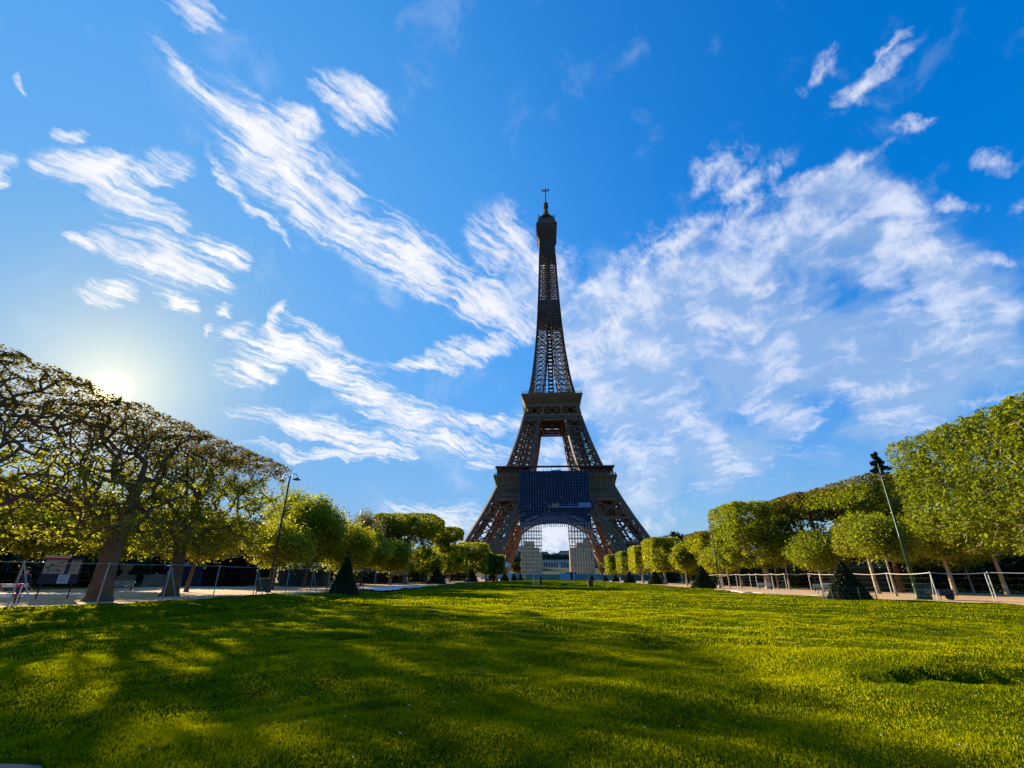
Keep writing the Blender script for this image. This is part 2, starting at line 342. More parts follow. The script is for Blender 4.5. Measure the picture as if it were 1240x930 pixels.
# ------------------------------------------------------------------ ground
def sst(a, b, x):
    t = np.clip((x - a) / (b - a), 0, 1); return t * t * (3 - 2 * t)
_rg = np.random.RandomState(5)
_K = [(_rg.uniform(-1, 1, 2) * f, _rg.uniform(0, 6.28), a) for f, a in ((.25, .035), (.3, .03), (.5, .03), (.6, .025), (.9, .022), (1.1, .02), (1.6, .014), (2.2, .010), (2.6, .009), (3.3, .007), (4.5, .006)) for _ in range(3)]
def bumps(x, y):
    h = np.zeros_like(x)
    for k, p, a in _K: h = h + a * np.sin(k[0] * x * 2 + k[1] * y * 2 + p)
    return h * .7
def ditch_x(y): return -15.5 - .02 * np.maximum(y - 25, 0) - .25 * np.sin(y * .35) - .1 * np.sin(y * 1.1)
def ground_h(x, y):
    """rolling of the grass: a shallow drain with a low bank on the left, a torn step on the right"""
    x = np.asarray(x, float); y = np.asarray(y, float)
    h = bumps(x, y) * .8
    dx = x - ditch_x(y); fade = sst(58, 36, y)
    h = h - .30 * np.exp(-(dx / .55) ** 2) * fade
    h = h + (.07 * sst(0, -3.2, dx)) * fade
    ry = 9.35 + .10 * (x - 5.4) + .12 * np.sin(x * 2.1) + .06 * np.sin(x * 5.3)
    e = y - ry
    rf = sst(4.6, 5.8, x) * sst(13, 10.5, x)
    e = e + .10 * np.sin(x * 7.3 + 1) * np.sin(x * 3.1) + .05 * np.sin(x * 17)
    h = h + rf * (.12 * sst(-.10, .45, e) * sst(5, 1, e) - .08 * np.exp(-((e + .12) / .25) ** 2) * (.6 + .4 * np.sin(x * 4.7)))
    return h
EL = [(-40, -27.5), (0, -26.8), (20, -25.3), (24, -23.6), (32, -22.6), (41, -22.3), (50, -19.6), (60, -18.6), (75, -19.0), (110, -19.5), (150, -15.2), (200, -12.5), (248, -11.0)]
ER = [(-40, 36), (0, 35), (20, 33.8), (36, 32.2), (43.6, 29.5), (48, 25.0), (52, 22.2), (58, 22.0), (65, 22.8), (78, 24.6), (90, 24.4), (140, 23.8), (200, 19.5), (248, 19.0)]
def edge(E, y, wob=.0):
    ys = [e[0] for e in E]; xs = [e[1] for e in E]
    return np.interp(y, ys, xs) + wob * (np.sin(y * 1.7) * .25 + np.sin(y * 4.1 + 1) * .14 + np.sin(y * .6) * .2)

def grass_ground_mat():
    m, nt, b = mat_base('lawn_soil'); N, L = nt.nodes, nt.links
    tc = N.new('ShaderNodeTexCoord')
    def nz(s, d=6, r=.6):
        n = N.new('ShaderNodeTexNoise'); L.new(tc.outputs['Object'], n.inputs['Vector']); n.inputs['Scale'].default_value = s; n.inputs['Detail'].default_value = d; n.inputs['Roughness'].default_value = r; return n.outputs['Fac']
    r1 = N.new('ShaderNodeValToRGB'); L.new(nz(.35, 8, .65), r1.inputs[0])
    e = r1.color_ramp.elements; e[0].position = .30; e[0].color = (.034, .052, .003, 1); e[1].position = .72; e[1].color = (.125, .140, .004, 1)
    x = e.new(.5); x.color = (.082, .108, .003, 1)
    r2 = N.new('ShaderNodeValToRGB'); L.new(nz(2.2, 6, .7), r2.inputs[0]); e = r2.color_ramp.elements
    e[0].position = .36; e[0].color = (.42, .36, .25, 1); e[1].position = .5; e[1].color = (1, 1, 1, 1)
    mx = N.new('ShaderNodeMix'); mx.data_type = 'RGBA'; mx.blend_type = 'MULTIPLY'; mx.inputs[0].default_value = .8
    L.new(r1.outputs[0], mx.inputs[6]); L.new(r2.outputs[0], mx.inputs[7])
    L.new(mx.outputs[2], b.inputs['Base Color']); b.inputs['Roughness'].default_value = .9; b.inputs['Specular IOR Level'].default_value = 0.0
    bp = N.new('ShaderNodeBump'); bp.inputs['Strength'].default_value = 1.0; bp.inputs['Distance'].default_value = .12
    ad = N.new('ShaderNodeMath'); ad.operation = 'ADD'; L.new(nz(6, 8, .75), ad.inputs[0]); L.new(nz(.9, 3), ad.inputs[1]); L.new(ad.outputs[0], bp.inputs['Height'])
    L.new(bp.outputs[0], b.inputs['Normal'])
    return m
LAWN = grass_ground_mat()
GRAVEL = mat('gravel_pale', (0.74, 0.50, 0.29), .95, .05, 0, .25, .5, col2=(0.58, 0.38, 0.21), bump=.5, bscale=14, detail=9)
GROUND = mat('park_ground', (0.045, 0.055, 0.015), .95, .1, 0, .3, .08, col2=(0.075, 0.065, 0.03))
GARDEN = mat('garden_grass', (0.055, 0.085, 0.006), .9, .1, 0, .3, .5, col2=(0.03, 0.05, 0.006), bump=.6, bscale=5)

def grid_sheet(name, ys, xl, xr, nx, zf, m):
    ys = np.asarray(ys); t = np.linspace(0, 1, nx)
    X = xl(ys)[:, None] * (1 - t) + xr(ys)[:, None] * t; Y = np.repeat(ys[:, None], nx, 1); Z = zf(X, Y)
    V = np.stack([X, Y, Z], -1).reshape(-1, 3)
    i = np.arange(len(ys) - 1)[:, None] * nx + np.arange(nx - 1)[None, :]
    Fa = np.stack([i, i + 1, i + nx + 1, i + nx], -1).reshape(-1, 4)
    o = np_mesh(name, V, Fa, m, smooth=True); tag(o, kind='structure'); return o
g = MB(); R = 9000; nn = 64
g.add([(0, 0, -.5)] + [(R * math.cos(2 * math.pi * i / nn), R * math.sin(2 * math.pi * i / nn), -.5) for i in range(nn)], [(0, i + 1, (i + 1) % nn + 1) for i in range(nn)])
tag(g.build('ground', GROUND), kind='structure')
ys = np.concatenate([np.arange(-40, 1, 2.0), np.arange(1, 40, .12), np.arange(40, 248.1, .8)])
def lawn_z(X, Y):
    d = np.minimum(X - edge(EL, Y, 1), edge(ER, Y, 1) - X)
    return ground_h(X, Y) + .05 - .25 * sst(.35, 0, d)
grid_sheet('lawn', ys, lambda y: edge(EL, y, 1), lambda y: edge(ER, y, 1), 420, lawn_z, LAWN)
yg = np.arange(-40, 249, 2.0)
def path_z(X, Y): return .0 + .012 * np.sin(X * 1.3) * np.sin(Y * .9)
grid_sheet('gravel_path', yg, lambda y: np.interp(y, [-40, 70, 90, 250], [-52, -52, -33, -30]), lambda y: edge(EL, y) + .8, 40, path_z, GRAVEL)
grid_sheet('gravel_path', yg, lambda y: edge(ER, y) - .8, lambda y: np.interp(y, [-40, 60, 80, 95, 250], [52, 56, 50, 40, 38]), 40, path_z, GRAVEL)
def garden_z(X, Y): return .06 + .04 * np.sin(X * .31) * np.sin(Y * .27)
grid_sheet('garden_lawn', yg, lambda y: np.interp(y, [-40, 70, 90, 250], [-150, -150, -150, -150]), lambda y: np.interp(y, [-40, 70, 90, 250], [-51.5, -51.5, -32.5, -29.5]), 60, garden_z, GARDEN)
grid_sheet('garden_lawn', yg, lambda y: np.interp(y, [-40, 60, 80, 95, 250], [51.5, 55.5, 49.5, 39.5, 37.5]), lambda y: y * 0 + 150, 60, garden_z, GARDEN)
grid_sheet('esplanade', np.arange(247, 420, 4.0), lambda y: y * 0 - 150, lambda y: y * 0 + 150, 30, lambda X, Y: X * 0 - .02, GRAVEL)

def path_zl(X, Y): return lawn_z(X, Y) + .02
grid_sheet('path', np.linspace(-8, 4.62, 60), lambda y: y * 0 - 14, lambda y: -4.15 - np.maximum(0, y - 4.5) * 1.6, 50, path_zl, mat('path_concrete', (.15, .14, .12), .9, .1, 0, .2, 2.5, bump=.3))
# ------------------------------------------------------------------ the lattice tower
TX, TY = 6.64, 315.5
OZ = [0, 8, 17.5, 27, 36.9, 47, 57.5, 66, 75, 83, 92, 101.5, 109, 116, 123, 134, 145, 158, 173, 185, 197, 217, 246, 262]
OW = [62.5, 57.2, 51.3, 46.1, 41.2, 36.6, 32.6, 29.2, 26.3, 23.9, 21.4, 19.2, 17.8, 16.8, 15.0, 13.4, 12.1, 10.75, 9.6, 8.9, 8.3, 7.4, 6.5, 5.9]
LZ = [0, 57, 66, 101, 116, 123, 145, 173, 190, 262]
LW = [25.0, 15.2, 14.6, 10.8, 10.0, 9.4, 8.6, 8.0, 8.3, 5.9]
def ow(z): return float(np.interp(z, OZ, OW))
def iw(z): return max(0.0, ow(z) - float(np.interp(z, LZ, LW)))
def tower():
    T = empty('lattice_tower', (TX, TY, 0), 'tall brown wrought iron lattice tower rising at the end of the lawn', 'tower')
    def leg_mesh(sx, sy, levels, cw, bw, sw):
        """a tapering square pier of four corner chords and crossed bracing"""
        m = MB()
        def c(z, a, b):            # a,b: 0 outer 1 inner
            return Vector((sx * (ow(z) if a == 0 else iw(z)), sy * (ow(z) if b == 0 else iw(z)), z))
        faces = [((0, 0), (1, 0)), ((1, 0), (1, 1)), ((1, 1), (0, 1)), ((0, 1), (0, 0))]
        for z0, z1 in zip(levels[:-1], levels[1:]):
            for a in (0, 1):
                for b in (0, 1): m.bar(c(z0, a, b), c(z1, a, b), cw)
            for (p, q) in faces:
                A0, B0, A1, B1 = c(z0, *p), c(z0, *q), c(z1, *p), c(z1, *q)
                m.bar(A0, B1, bw, bw * .6); m.bar(B0, A1, bw, bw * .6); m.bar(A1, B1, bw * 1.1)
                # fine secondary lattice
                mid = (A0 + B1) / 2; L_ = (A0 + A1) / 2; R_ = (B0 + B1) / 2
                for e in (L_, R_): m.bar(e, mid, sw)
                U_ = (A1 + B1) / 2; D_ = (A0 + B0) / 2
                for e, f_ in ((L_, U_), (R_, U_), (L_, D_), (R_, D_)): m.bar(e, f_, sw)
                # inner edge strip of each chord (chords are box lattices)
                for P0, P1, Q0, Q1 in ((A0, A1, B0, B1), (B0, B1, A0, A1)):
                    k = .13
                    m.bar(P0.lerp(Q0, k), P1.lerp(Q1, k), sw)
                    nst = 4
                    for i in range(nst):
                        t0, t1 = i / nst, (i + 1) / nst
                        m.bar(P0.lerp(P1, t0), P0.lerp(Q0, k).lerp(P1.lerp(Q1, k), t1), sw * .8)
        return m
    for sx in (-1, 1):
        for sy in (-1, 1):
            lg = leg_mesh(sx, sy, [3.0, 18.5, 32.5, 44, 51, 57.5], 1.75, 1.15, .38).build('leg', IRON, T)
            st = MB()                       # lift track and stairs up the pier
            for k in (.38, .5, .62):
                pts = [Vector((sx * (ow(z) * (1 - k) + iw(z) * k), sy * (ow(z) * .5 + iw(z) * .5), z)) for z in np.linspace(3, 57, 10)]
                for a, b in zip(pts[:-1], pts[1:]): st.bar(a, b, .7, 1.0)
            for z in np.linspace(5, 56, 30):
                a = Vector((sx * (ow(z) * .65 + iw(z) * .35), sy * (ow(z) + iw(z)) / 2, z)); b = Vector((sx * (ow(z) * .35 + iw(z) * .65), sy * (ow(z) + iw(z)) / 2, z)); st.bar(a, b, .35)
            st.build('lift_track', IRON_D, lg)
            m2 = leg_mesh(sx, sy, [60, 68.5, 77, 85.5, 93.5, 101.5], 1.3, .8, .30).build('leg', IRON, T)
            st = MB()
            for k in (.4, .6):
                pts = [Vector((sx * (ow(z) * (1 - k) + iw(z) * k), sy * (ow(z) + iw(z)) / 2, z)) for z in np.linspace(62, 101, 8)]
                for a, b in zip(pts[:-1], pts[1:]): st.bar(a, b, .9, 1.6)
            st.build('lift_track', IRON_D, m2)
            for a in (0, 1):
                for b in (0, 1):
                    x = sx * (ow(1.5) if a == 0 else iw(1.5)); y = sy * (ow(1.5) if b == 0 else iw(1.5))
                    MB().box((x, y, 1.3), (5.5, 5.5, 3.6)).box((x, y, 3.3), (4.2, 4.2, .7)).build('masonry_base', STONE, T)
    # four faces: rotation k*90 deg of a face that lies at y = -half(z)
    def face_pt(k, x, z, off=0.0):
        y = -(ow(z) + off)
        c, s = (1, 0, -1, 0)[k], (0, 1, 0, -1)[k]
        return Vector((x * c - y * s, x * s + y * c, z))
    N_ = 40
    def arch_xz(t, r):            # r 0 inner curve, 1 outer
        a = 36.2 + r * 1.2; b = 33.2 + 4.6 * r; z0 = 5.8
        return a * math.cos(t), z0 + b * math.sin(t)
    for k in range(4):
        m = MB()
        for off in (.4, -2.2):
            for r in (0, 1):
                pts = [face_pt(k, *arch_xz(math.pi * i / N_, r), off) for i in range(N_ + 1)]
                for p, q in zip(pts[:-1], pts[1:]): m.bar(p, q, .75, 1.0)
            for i in range(N_ + 1):
                t = math.pi * i / N_
                p, q = face_pt(k, *arch_xz(t, 0), off), face_pt(k, *arch_xz(t, 1), off); m.bar(p, q, .45)
                if i < N_:
                    q2 = face_pt(k, *arch_xz(math.pi * (i + 1) / N_, 1), off); p2 = face_pt(k, *arch_xz(math.pi * (i + 1) / N_, 0), off)
                    m.bar(p, q2, .28); m.bar(q, p2, .28)
        for i in range(0, N_ + 1, 2):
            t = math.pi * i / N_
            for r in (0, 1): m.bar(face_pt(k, *arch_xz(t, r), .4), face_pt(k, *arch_xz(t, r), -2.2), .4)
        ar = m.build('arch', IRON_LIT if k == 0 else IRON, T)
        # spandrel rings between arch and pier
        for sx in (-1, 1):
            for (x, z, rr) in ((22.2, 38.2, 1.9), (25.6, 34.0, 1.5), (17.6, 40.6, 1.5), (28.4, 30.2, 1.1)):
                m = MB(); pts = [face_pt(k, sx * (x + rr * math.cos(u)), z + rr * math.sin(u), 0.2) for u in np.linspace(0, 2 * math.pi, 15)]
                for p, q in zip(pts[:-1], pts[1:]): m.bar(p, q, .55, .8)
                m.build('spandrel_ring', IRON_LIT, ar)
    # first platform
    P1 = empty('platform'); P1.parent = T
    gm, fr, rl, cn = MB(), MB(), MB(), MB()
    for k in range(4):
        for z0, z1, n, w in ((46.6, 51.4, 16, .62), (43.2, 45.8, 30, .42)):
            for i in range(n):
                for off in (0.0, -1.6):
                    xa0 = (-1 + 2 * i / n); xa1 = (-1 + 2 * (i + 1) / n)
                    a0, a1 = face_pt(k, xa0 * ow(z0), z0, off), face_pt(k, xa1 * ow(z0), z0, off)
                    b0, b1 = face_pt(k, xa0 * ow(z1), z1, off), face_pt(k, xa1 * ow(z1), z1, off)
                    m_ = gm; m_.bar(a0, b1, w, w * .7); m_.bar(a1, b0, w, w * .7)
                    if n == 16: m_.bar(a0, b0, w * .9); mm0 = (a0 + b0) / 2; mm1 = (a1 + b1) / 2; tt = (b0 + b1) / 2; bb = (a0 + a1) / 2; m_.bar(mm0, tt, w * .6); m_.bar(mm1, tt, w * .6); m_.bar(mm0, bb, w * .6); m_.bar(mm1, bb, w * .6)
            for z in (z0, z1):
                for off in (0.0, -1.6): gm.bar(face_pt(k, -ow(z), z, off), face_pt(k, ow(z), z, off), .7, .6)
        # frieze: coved panels with pilasters
        prof = [(51.5, ow(51.5) + .2), (52.3, ow(51.5) + .5), (54, ow(51.5) + .75), (56, ow(51.5) + 1.15), (57.6, 36.4)]
        for (z0, h0), (z1, h1) in zip(prof[:-1], prof[1:]):
            c4 = []
            for (hx, z, hy) in ((-h0, z0, h0), (h0, z0, h0), (h1, z1, h1), (-h1, z1, h1)):
                c, s = (1, 0, -1, 0)[k], (0, 1, 0, -1)[k]; c4.append((hx * c + hy * s, hx * s - hy * c, z))
            fr.add(c4, [(0, 1, 2, 3)])
        c, s = (1, 0, -1, 0)[k], (0, 1, 0, -1)[k]
        def fp(x, h, z): return (x * c + h * s, x * s - h * c, z)
        for i in range(19):
            x = -35.2 + 70.4 * i / 18
            rl.bar(fp(x * .97, ow(51.5) + .6, 51.7), fp(x * .985, ow(51.5) + 1.2, 55.2), .7, .6)
            rl.bar(fp(x * .985, ow(51.5) + 1.2, 55.2), fp(x, 36.9, 57.5), .7, .9)
        rl.bar(fp(-35.6, 35.5, 53.4), fp(35.6, 35.5, 53.4), .35, .5)
        rl.bar(fp(-36.9, 36.8, 57.9), fp(36.9, 36.8, 57.9), 1.0, .8)
        for i in range(90):
            x = -36.5 + 73 * i / 89; rl.bar(fp(x, 36.6, 58.2), fp(x, 36.6, 59.5), .1)
        rl.bar(fp(-36.5, 36.6, 59.5), fp(36.5, 36.6, 59.5), .22); rl.bar(fp(-36.5, 36.6, 58.8), fp(36.5, 36.6, 58.8), .12)
        for i in range(15):
            x = -34.8 + 69.6 * i / 14
            if abs(x) > 15 or k: cn.bar(fp(x, 35.2, 58), fp(x, 35.2, 63.2), .4)
        cn.bar(fp(-36.3, 35.3, 63.6), fp(36.3, 35.3, 63.6), 1.6, .9)
    de = MB()
    for sx, sy, dx, dy in ((0, -1, 72, 20), (0, 1, 72, 20), (-1, 0, 20, 32), (1, 0, 20, 32)):
        de.box((sx * 26, sy * 26, 57.6), (dx, dy, .6))
    de.build('deck', IRON_D, P1); gm.build('girder', IRON_LIT, P1); fr.build('frieze', IRON, P1); rl.build('railing', IRON_LIT, P1); cn.build('canopy', ROOF_RED, P1)
    fb = MB()
    for k in range(4):
        c, s = (1, 0, -1, 0)[k], (0, 1, 0, -1)[k]
        for z, hh in ((44.5, 1.6), (48.2, 1.2), (50.6, .9)):
            for h_ in (31.5, 27, 22): fb.bar((-h_ * c + h_ * s, -h_ * s - h_ * c, z), (h_ * c + h_ * s, h_ * s - h_ * c, z), .9, hh)
        h_ = 30.0
        fb.add([(x * c + h_ * s, x * s - h_ * c, z) for x, z in ((-29.9, 43.4), (29.9, 43.4), (29.9, 57.2), (-29.9, 57.2))], [(0, 1, 2, 3)])  # added dark plate among the beams, blocks daylight so the lattice stands out
        for x in np.linspace(-28, 28, 17): fb.bar((x * c + 34.5 * s, x * s - 34.5 * c, 52.5), (x * c + 18 * s, x * s - 18 * c, 52.5), .6, 6.0)
    fb.build('floor_beam', IRON_D, P1)
    rf = MB()
    for (sx, sy, dx, dy) in ((0, -1, 71.6, 9.0), (0, 1, 71.6, 9.0), (-1, 0, 9.0, 53.5), (1, 0, 9.0, 53.5)):
        if sy == -1:
            for s2 in (-1, 1): rf.box((s2 * 25.3, -31.3, 63.5), (21, 9.0, .5))
        else: rf.box((sx * 31.3, sy * 31.3, 63.5), (dx, dy, .5))
    rf.build('canopy', ROOF_RED, P1)
    for s2 in (-1, 1):                           # dark restaurant walls set back under the canopy
        MB().box((s2 * 25, -30, 60.5), (15, 7, 5.2)).build('restaurant', IRON_D, P1); MB().box((s2 * 29, 0, 60.5), (6, 40, 5.2)).build('restaurant', IRON_D, P1); MB().box((s2 * 25, 30, 60.5), (15, 7, 5.2)).build('restaurant', IRON_D, P1)
    pv = MB(); pr = [(-4.6, 0), (-4.9, 1.8), (-4.1, 3.7), (-2.6, 4.7), (2.6, 4.7), (4.1, 3.7), (4.9, 1.8), (4.6, 0)]
    v = [(x, -29.5, 58.1 + z) for x, z in pr] + [(x, -20, 58.1 + z) for x, z in pr]; n = len(pr)
    pv.add(v, [tuple(range(n)), tuple(range(2 * n - 1, n - 1, -1))] + [(i, i + n, (i + 1) % n + n, (i + 1) % n) for i in range(n)])
    pv = pv.build('pavilion', GLASSY, P1); pv.location = (1.2, 0, 0)
    po = MB().tube((0, -29.62, 60.6), (0, -29.3, 60.6), 1.5, n=16); po = po.build('porthole', DARK, pv)
    # second platform
    P2 = empty('platform'); P2.parent = T
    gm, fr, rl = MB(), MB(), MB()
    for k in range(4):
        for z0, z1, n, w in ((98.8, 102.3, 30, .26), (103.0, 109.2, 6, .5)):
            for i in range(n):
                for off in (.1, -1.2):
                    xa0, xa1 = -1 + 2 * i / n, -1 + 2 * (i + 1) / n
                    a0, a1 = face_pt(k, xa0 * ow(z0), z0, off), face_pt(k, xa1 * ow(z0), z0, off)
                    b0, b1 = face_pt(k, xa0 * ow(z1), z1, off), face_pt(k, xa1 * ow(z1), z1, off)
                    gm.bar(a0, b1, w, w * .7); gm.bar(a1, b0, w, w * .7)
                    if n == 30:
                        gm.bar(a0, b0, w * .6)
                        mm0, mm1, tt, bb = (a0 + b0) / 2, (a1 + b1) / 2, (b0 + b1) / 2, (a0 + a1) / 2
                        for e1, e2 in ((mm0, tt), (mm1, tt), (mm0, bb), (mm1, bb)): gm.bar(e1, e2, w * .7)
                    elif i % 2 == 0: gm.bar(a0, b0, 1.1)
            for z in (z0, z1):
                for off in (.1, -1.2): gm.bar(face_pt(k, -ow(z), z, off), face_pt(k, ow(z), z, off), .75, .7)
        c, s = (1, 0, -1, 0)[k], (0, 1, 0, -1)[k]
        prof = [(109.3, ow(109.3) + .1), (111.5, ow(111) + .6), (113.6, 19.0), (115.6, 20.3), (117.2, 20.5)]
        for (z0, h0), (z1, h1) in zip(prof[:-1], prof[1:]):
            fr.add([(hx * c + hy * s, hx * s - hy * c, z) for (hx, z, hy) in ((-h0, z0, h0), (h0, z0, h0), (h1, z1, h1), (-h1, z1, h1))], [(0, 1, 2, 3)])
        def fp(x, h, z): return (x * c + h * s, x * s - h * c, z)
        rl.bar(fp(-20.6, 20.6, 117.2), fp(20.6, 20.6, 117.2), .7, .7)
        rl.bar(fp(-18, 17.95, 109.6), fp(18, 17.95, 109.6), .8, .7)
        for i in range(21):
            x = -19.5 + 39 * i / 20; rl.bar(fp(x * .93, 18.3, 111), fp(x, 20.6, 116.4), .35, .5)
        for i in range(52):
            x = -20.3 + 40.6 * i / 51; rl.bar(fp(x, 20.3, 117.4), fp(x, 20.3 - (.0 if i % 4 else .0), 119.2), .09)
        rl.bar(fp(-20.3, 20.3, 119.2), fp(20.3, 20.3, 119.2), .2); rl.bar(fp(-20.3, 20.3, 118.3), fp(20.3, 20.3, 118.3), .12)
    fr.box((0, 0, 117.1), (40.4, 40.4, .3))
    fr.build('frieze', IRON_LIT, P2); gm.build('girder', IRON_LIT, P2); rl.build('railing', IRON_LIT, P2)
    inn = MB(); inn.box((0, 0, 119.6), (23, 23, 4.6)); inn.box((0, 0, 122.3), (15, 15, 1.6)); inn.box((-9, -10, 119.4), (7, 8, 3.6)); inn.box((9, -10, 119.4), (7, 8, 3.6))
    inn.build('shop', IRON_D, P2)
    b = MB().box((0, -11.7, 120.4), (8.5, .8, 2.4)); b.build('shop_window', mat('window_blue_grey', (0.10, 0.14, 0.20), .2, .6), P2)
    under = MB()
    for z in (99.2, 104.5):
        for i in range(-2, 3):
            under.bar((i * 7, -17, z), (i * 7, 17, z), .8, 1.3); under.bar((-17, i * 7, z + .1), (17, i * 7, z + .1), .8, 1.3)
    under.build('floor_beam', IRON_D, P2)
    # shaft
    m = MB()
    lv = [117.5]; h = 8.6
    while lv[-1] < 243: lv.append(lv[-1] + h); h = max(4.6, h * .955)
    lv[-1] = 246.0
    for k in range(4):
        for z0, z1 in zip(lv[:-1], lv[1:]):
            for s in (-1, 1):
                def X(z, i): return s * (ow(z) if i == 0 else iw(z))
                if k % 2 == 0 or True:
                    m.bar(face_pt(k, X(z0, 0), z0), face_pt(k, X(z1, 0), z1), .85)
                m.bar(face_pt(k, X(z0, 1), z0), face_pt(k, X(z1, 1), z1), .7)
                a0, b0, a1, b1 = (face_pt(k, X(z0, 0), z0), face_pt(k, X(z0, 1), z0), face_pt(k, X(z1, 0), z1), face_pt(k, X(z1, 1), z1))
                w = .48
                m.bar(a0, b1, w, .3); m.bar(b0, a1, w, .3); m.bar(a1, b1, w)
                mm = (a0 + b1 + b0 + a1) / 4
                for e in ((a0 + a1) / 2, (b0 + b1) / 2, (a1 + b1) / 2, (a0 + b0) / 2): m.bar(e, mm, .34)
                e1, e2, e3, e4 = (a0 + a1) / 2, (a1 + b1) / 2, (b0 + b1) / 2, (a0 + b0) / 2
                for u1, u2 in ((e1, e2), (e2, e3), (e3, e4), (e4, e1)): m.bar(u1, u2, .24)
                # pier inner faces
                zc0 = face_pt(k, X(z0, 1), z0); n0 = face_pt(k, X(z0, 1), z0, -(ow(z0) - iw(z0))); n1 = face_pt(k, X(z1, 1), z1, -(ow(z1) - iw(z1)))
                if iw(z0) > .4: m.bar(zc0, n1, .36); m.bar(n0, face_pt(k, X(z1, 1), z1), .36)
            if iw(z1) > .2: m.bar(face_pt(k, -iw(z1), z1), face_pt(k, iw(z1), z1), .4)
    sh = m.build('shaft', IRON, T)
    m = MB()
    for sx in (-1, 1):
        for sy in (-1, 1): m.bar((sx * 1.7, sy * 1.7, 118), (sx * 1.5, sy * 1.5, 262), .5)
        m.box((sx * 1.6, 0, 190), (.9, 2.2, 144))
    for z in np.arange(120, 262, 3.1):
        m.bar((-2.4, -1.8, z), (2.4, 1.8, z + 1.5), .35); m.bar((2.4, -1.8, z), (-2.4, 1.8, z + 1.5), .35); m.box((0, 0, z), (3.4, 3.4, .25))
    for z in (118, 128, 138, 148, 158):
        for sx in (-1, 1):
            m.bar((sx * (5.2 - (z - 118) * .09), -3, z), (sx * (5.2 - (z - 108) * .09), -3, z + 10), .6)
    m.build('lift_shaft', IRON_D, T)
    m = MB(); m.lathe([(ow(190) + .05, 190.0), (ow(191) + .45, 190.4), (ow(200) + .25, 200.4), (ow(201) + .1, 200.8)], n=4, square=True)
    m.build('landing', IRON_D, T)
    m = MB(); m.lathe([(ow(186) - .5, 183), (ow(186) - .5, 190)], n=4, square=True); m.build('landing', IRON_D, T)
    # solid top of the shaft, flared cabin, gallery, dome, mast
    m = MB(); m.lathe([(ow(246) - .25, 245), (ow(261) + .0, 261.5)], n=4, square=True)
    for k in range(4):
        for x in (-.9, -.45, 0, .45, .9):
            m.bar(face_pt(k, x * ow(246), 245.5, .12), face_pt(k, x * ow(261), 261.5, .12), .35)
    m.build('shaft_cladding', IRON_D, T)
    S = MB(); S.lathe([(5.9, 261.2), (6.6, 263.5), (8.0, 268.6), (8.3, 269.0), (8.3, 276.6), (8.5, 277.0)], n=4, square=True)
    for k in range(4):
        c, s = (1, 0, -1, 0)[k], (0, 1, 0, -1)[k]
        for x in np.linspace(-1, 1, 9): S.bar((x * 5.9 * c + 5.95 * s, x * 5.9 * s - 5.95 * c, 261.4), (x * 8.2 * c + 8.25 * s, x * 8.2 * s - 8.25 * c, 268.8), .3)
    S = S.build('summit_cabin', IRON_D, T)
    m = MB()
    for k in range(4):
        c, s = (1, 0, -1, 0)[k], (0, 1, 0, -1)[k]
        for x in np.linspace(-8.2, 8.2, 14): m.bar((x * c + 8.4 * s, x * s - 8.4 * c, 272.6), (x * c + 8.4 * s, x * s - 8.4 * c, 276.9), .18)
        m.bar((-8.6 * c + 8.6 * s, -8.6 * s - 8.6 * c, 277.2), (8.6 * c + 8.6 * s, 8.6 * s - 8.6 * c, 277.2), .5)
    m.build('cage', IRON_LIT, S)
    m = MB(); m.lathe([(8.5, 277.2), (7.2, 281.5), (6.9, 283.2), (6.2, 284.2)], n=4, square=True); m.lathe([(5.4, 284.2), (5.3, 287)], n=4, square=True)
    m.build('roof', IRON, S)
    m = MB(); m.lathe([(7.4, 286.6), (7.7, 287.0), (7.4, 287.9)], n=8)
    for i in range(10):
        t = i * .628; m.tube((6.9 * math.cos(t), 6.9 * math.sin(t), 287), (6.9 * math.cos(t), 6.9 * math.sin(t), 289.0 + (i % 3) * 1.0), .32, n=6)
    m.tube((-6.6, -2, 287.6), (-6.6, -2, 292.6), .28); m.tube((6.9, -1, 287.6), (6.9, -1, 292.2), .5); m.box((6.9, -1, 291.5), (.9, .9, 1.6)); m.box((-6.6, -2, 291), (.7, .7, 1.2))
    m.build('antenna_ring', IRON_D, S)
    m = MB(); m.lathe([(4.6, 287.8), (3.4, 290.2), (2.4, 292.2), (1.9, 295), (1.6, 299), (1.5, 304.6), (1.15, 307.2), (.75, 307.8)], n=10); m.lathe([(2.2, 301.5), (2.3, 302), (2.2, 302.6)], n=10); m.lathe([(2.1, 305.2), (2.2, 305.7), (1.6, 306.2)], n=10)
    mast = m.build('mast', IRON_D, T)
    m = MB(); m.tube((0, 0, 307.5), (0, 0, 320.6), .55, .42, n=8)
    m.bar((-3.4, 0, 322.2), (3.4, 0, 322.2), .4, .7); m.tube((0, 0, 320.4), (0, 0, 324), .75, .35)
    for sx in (-1, 1): m.tube((sx * 2.6, 0, 320.8), (sx * 2.6, 0, 323.4), .4, n=6); m.bar((0, 0, 320.2), (sx * 2.6, 0, 321.2), .3); m.bar((0, sx * 2.4, 322.2), (0, 0, 320.6), .4)
    m.build('aerial', IRON_D, mast)
    return T
TOWER = tower()

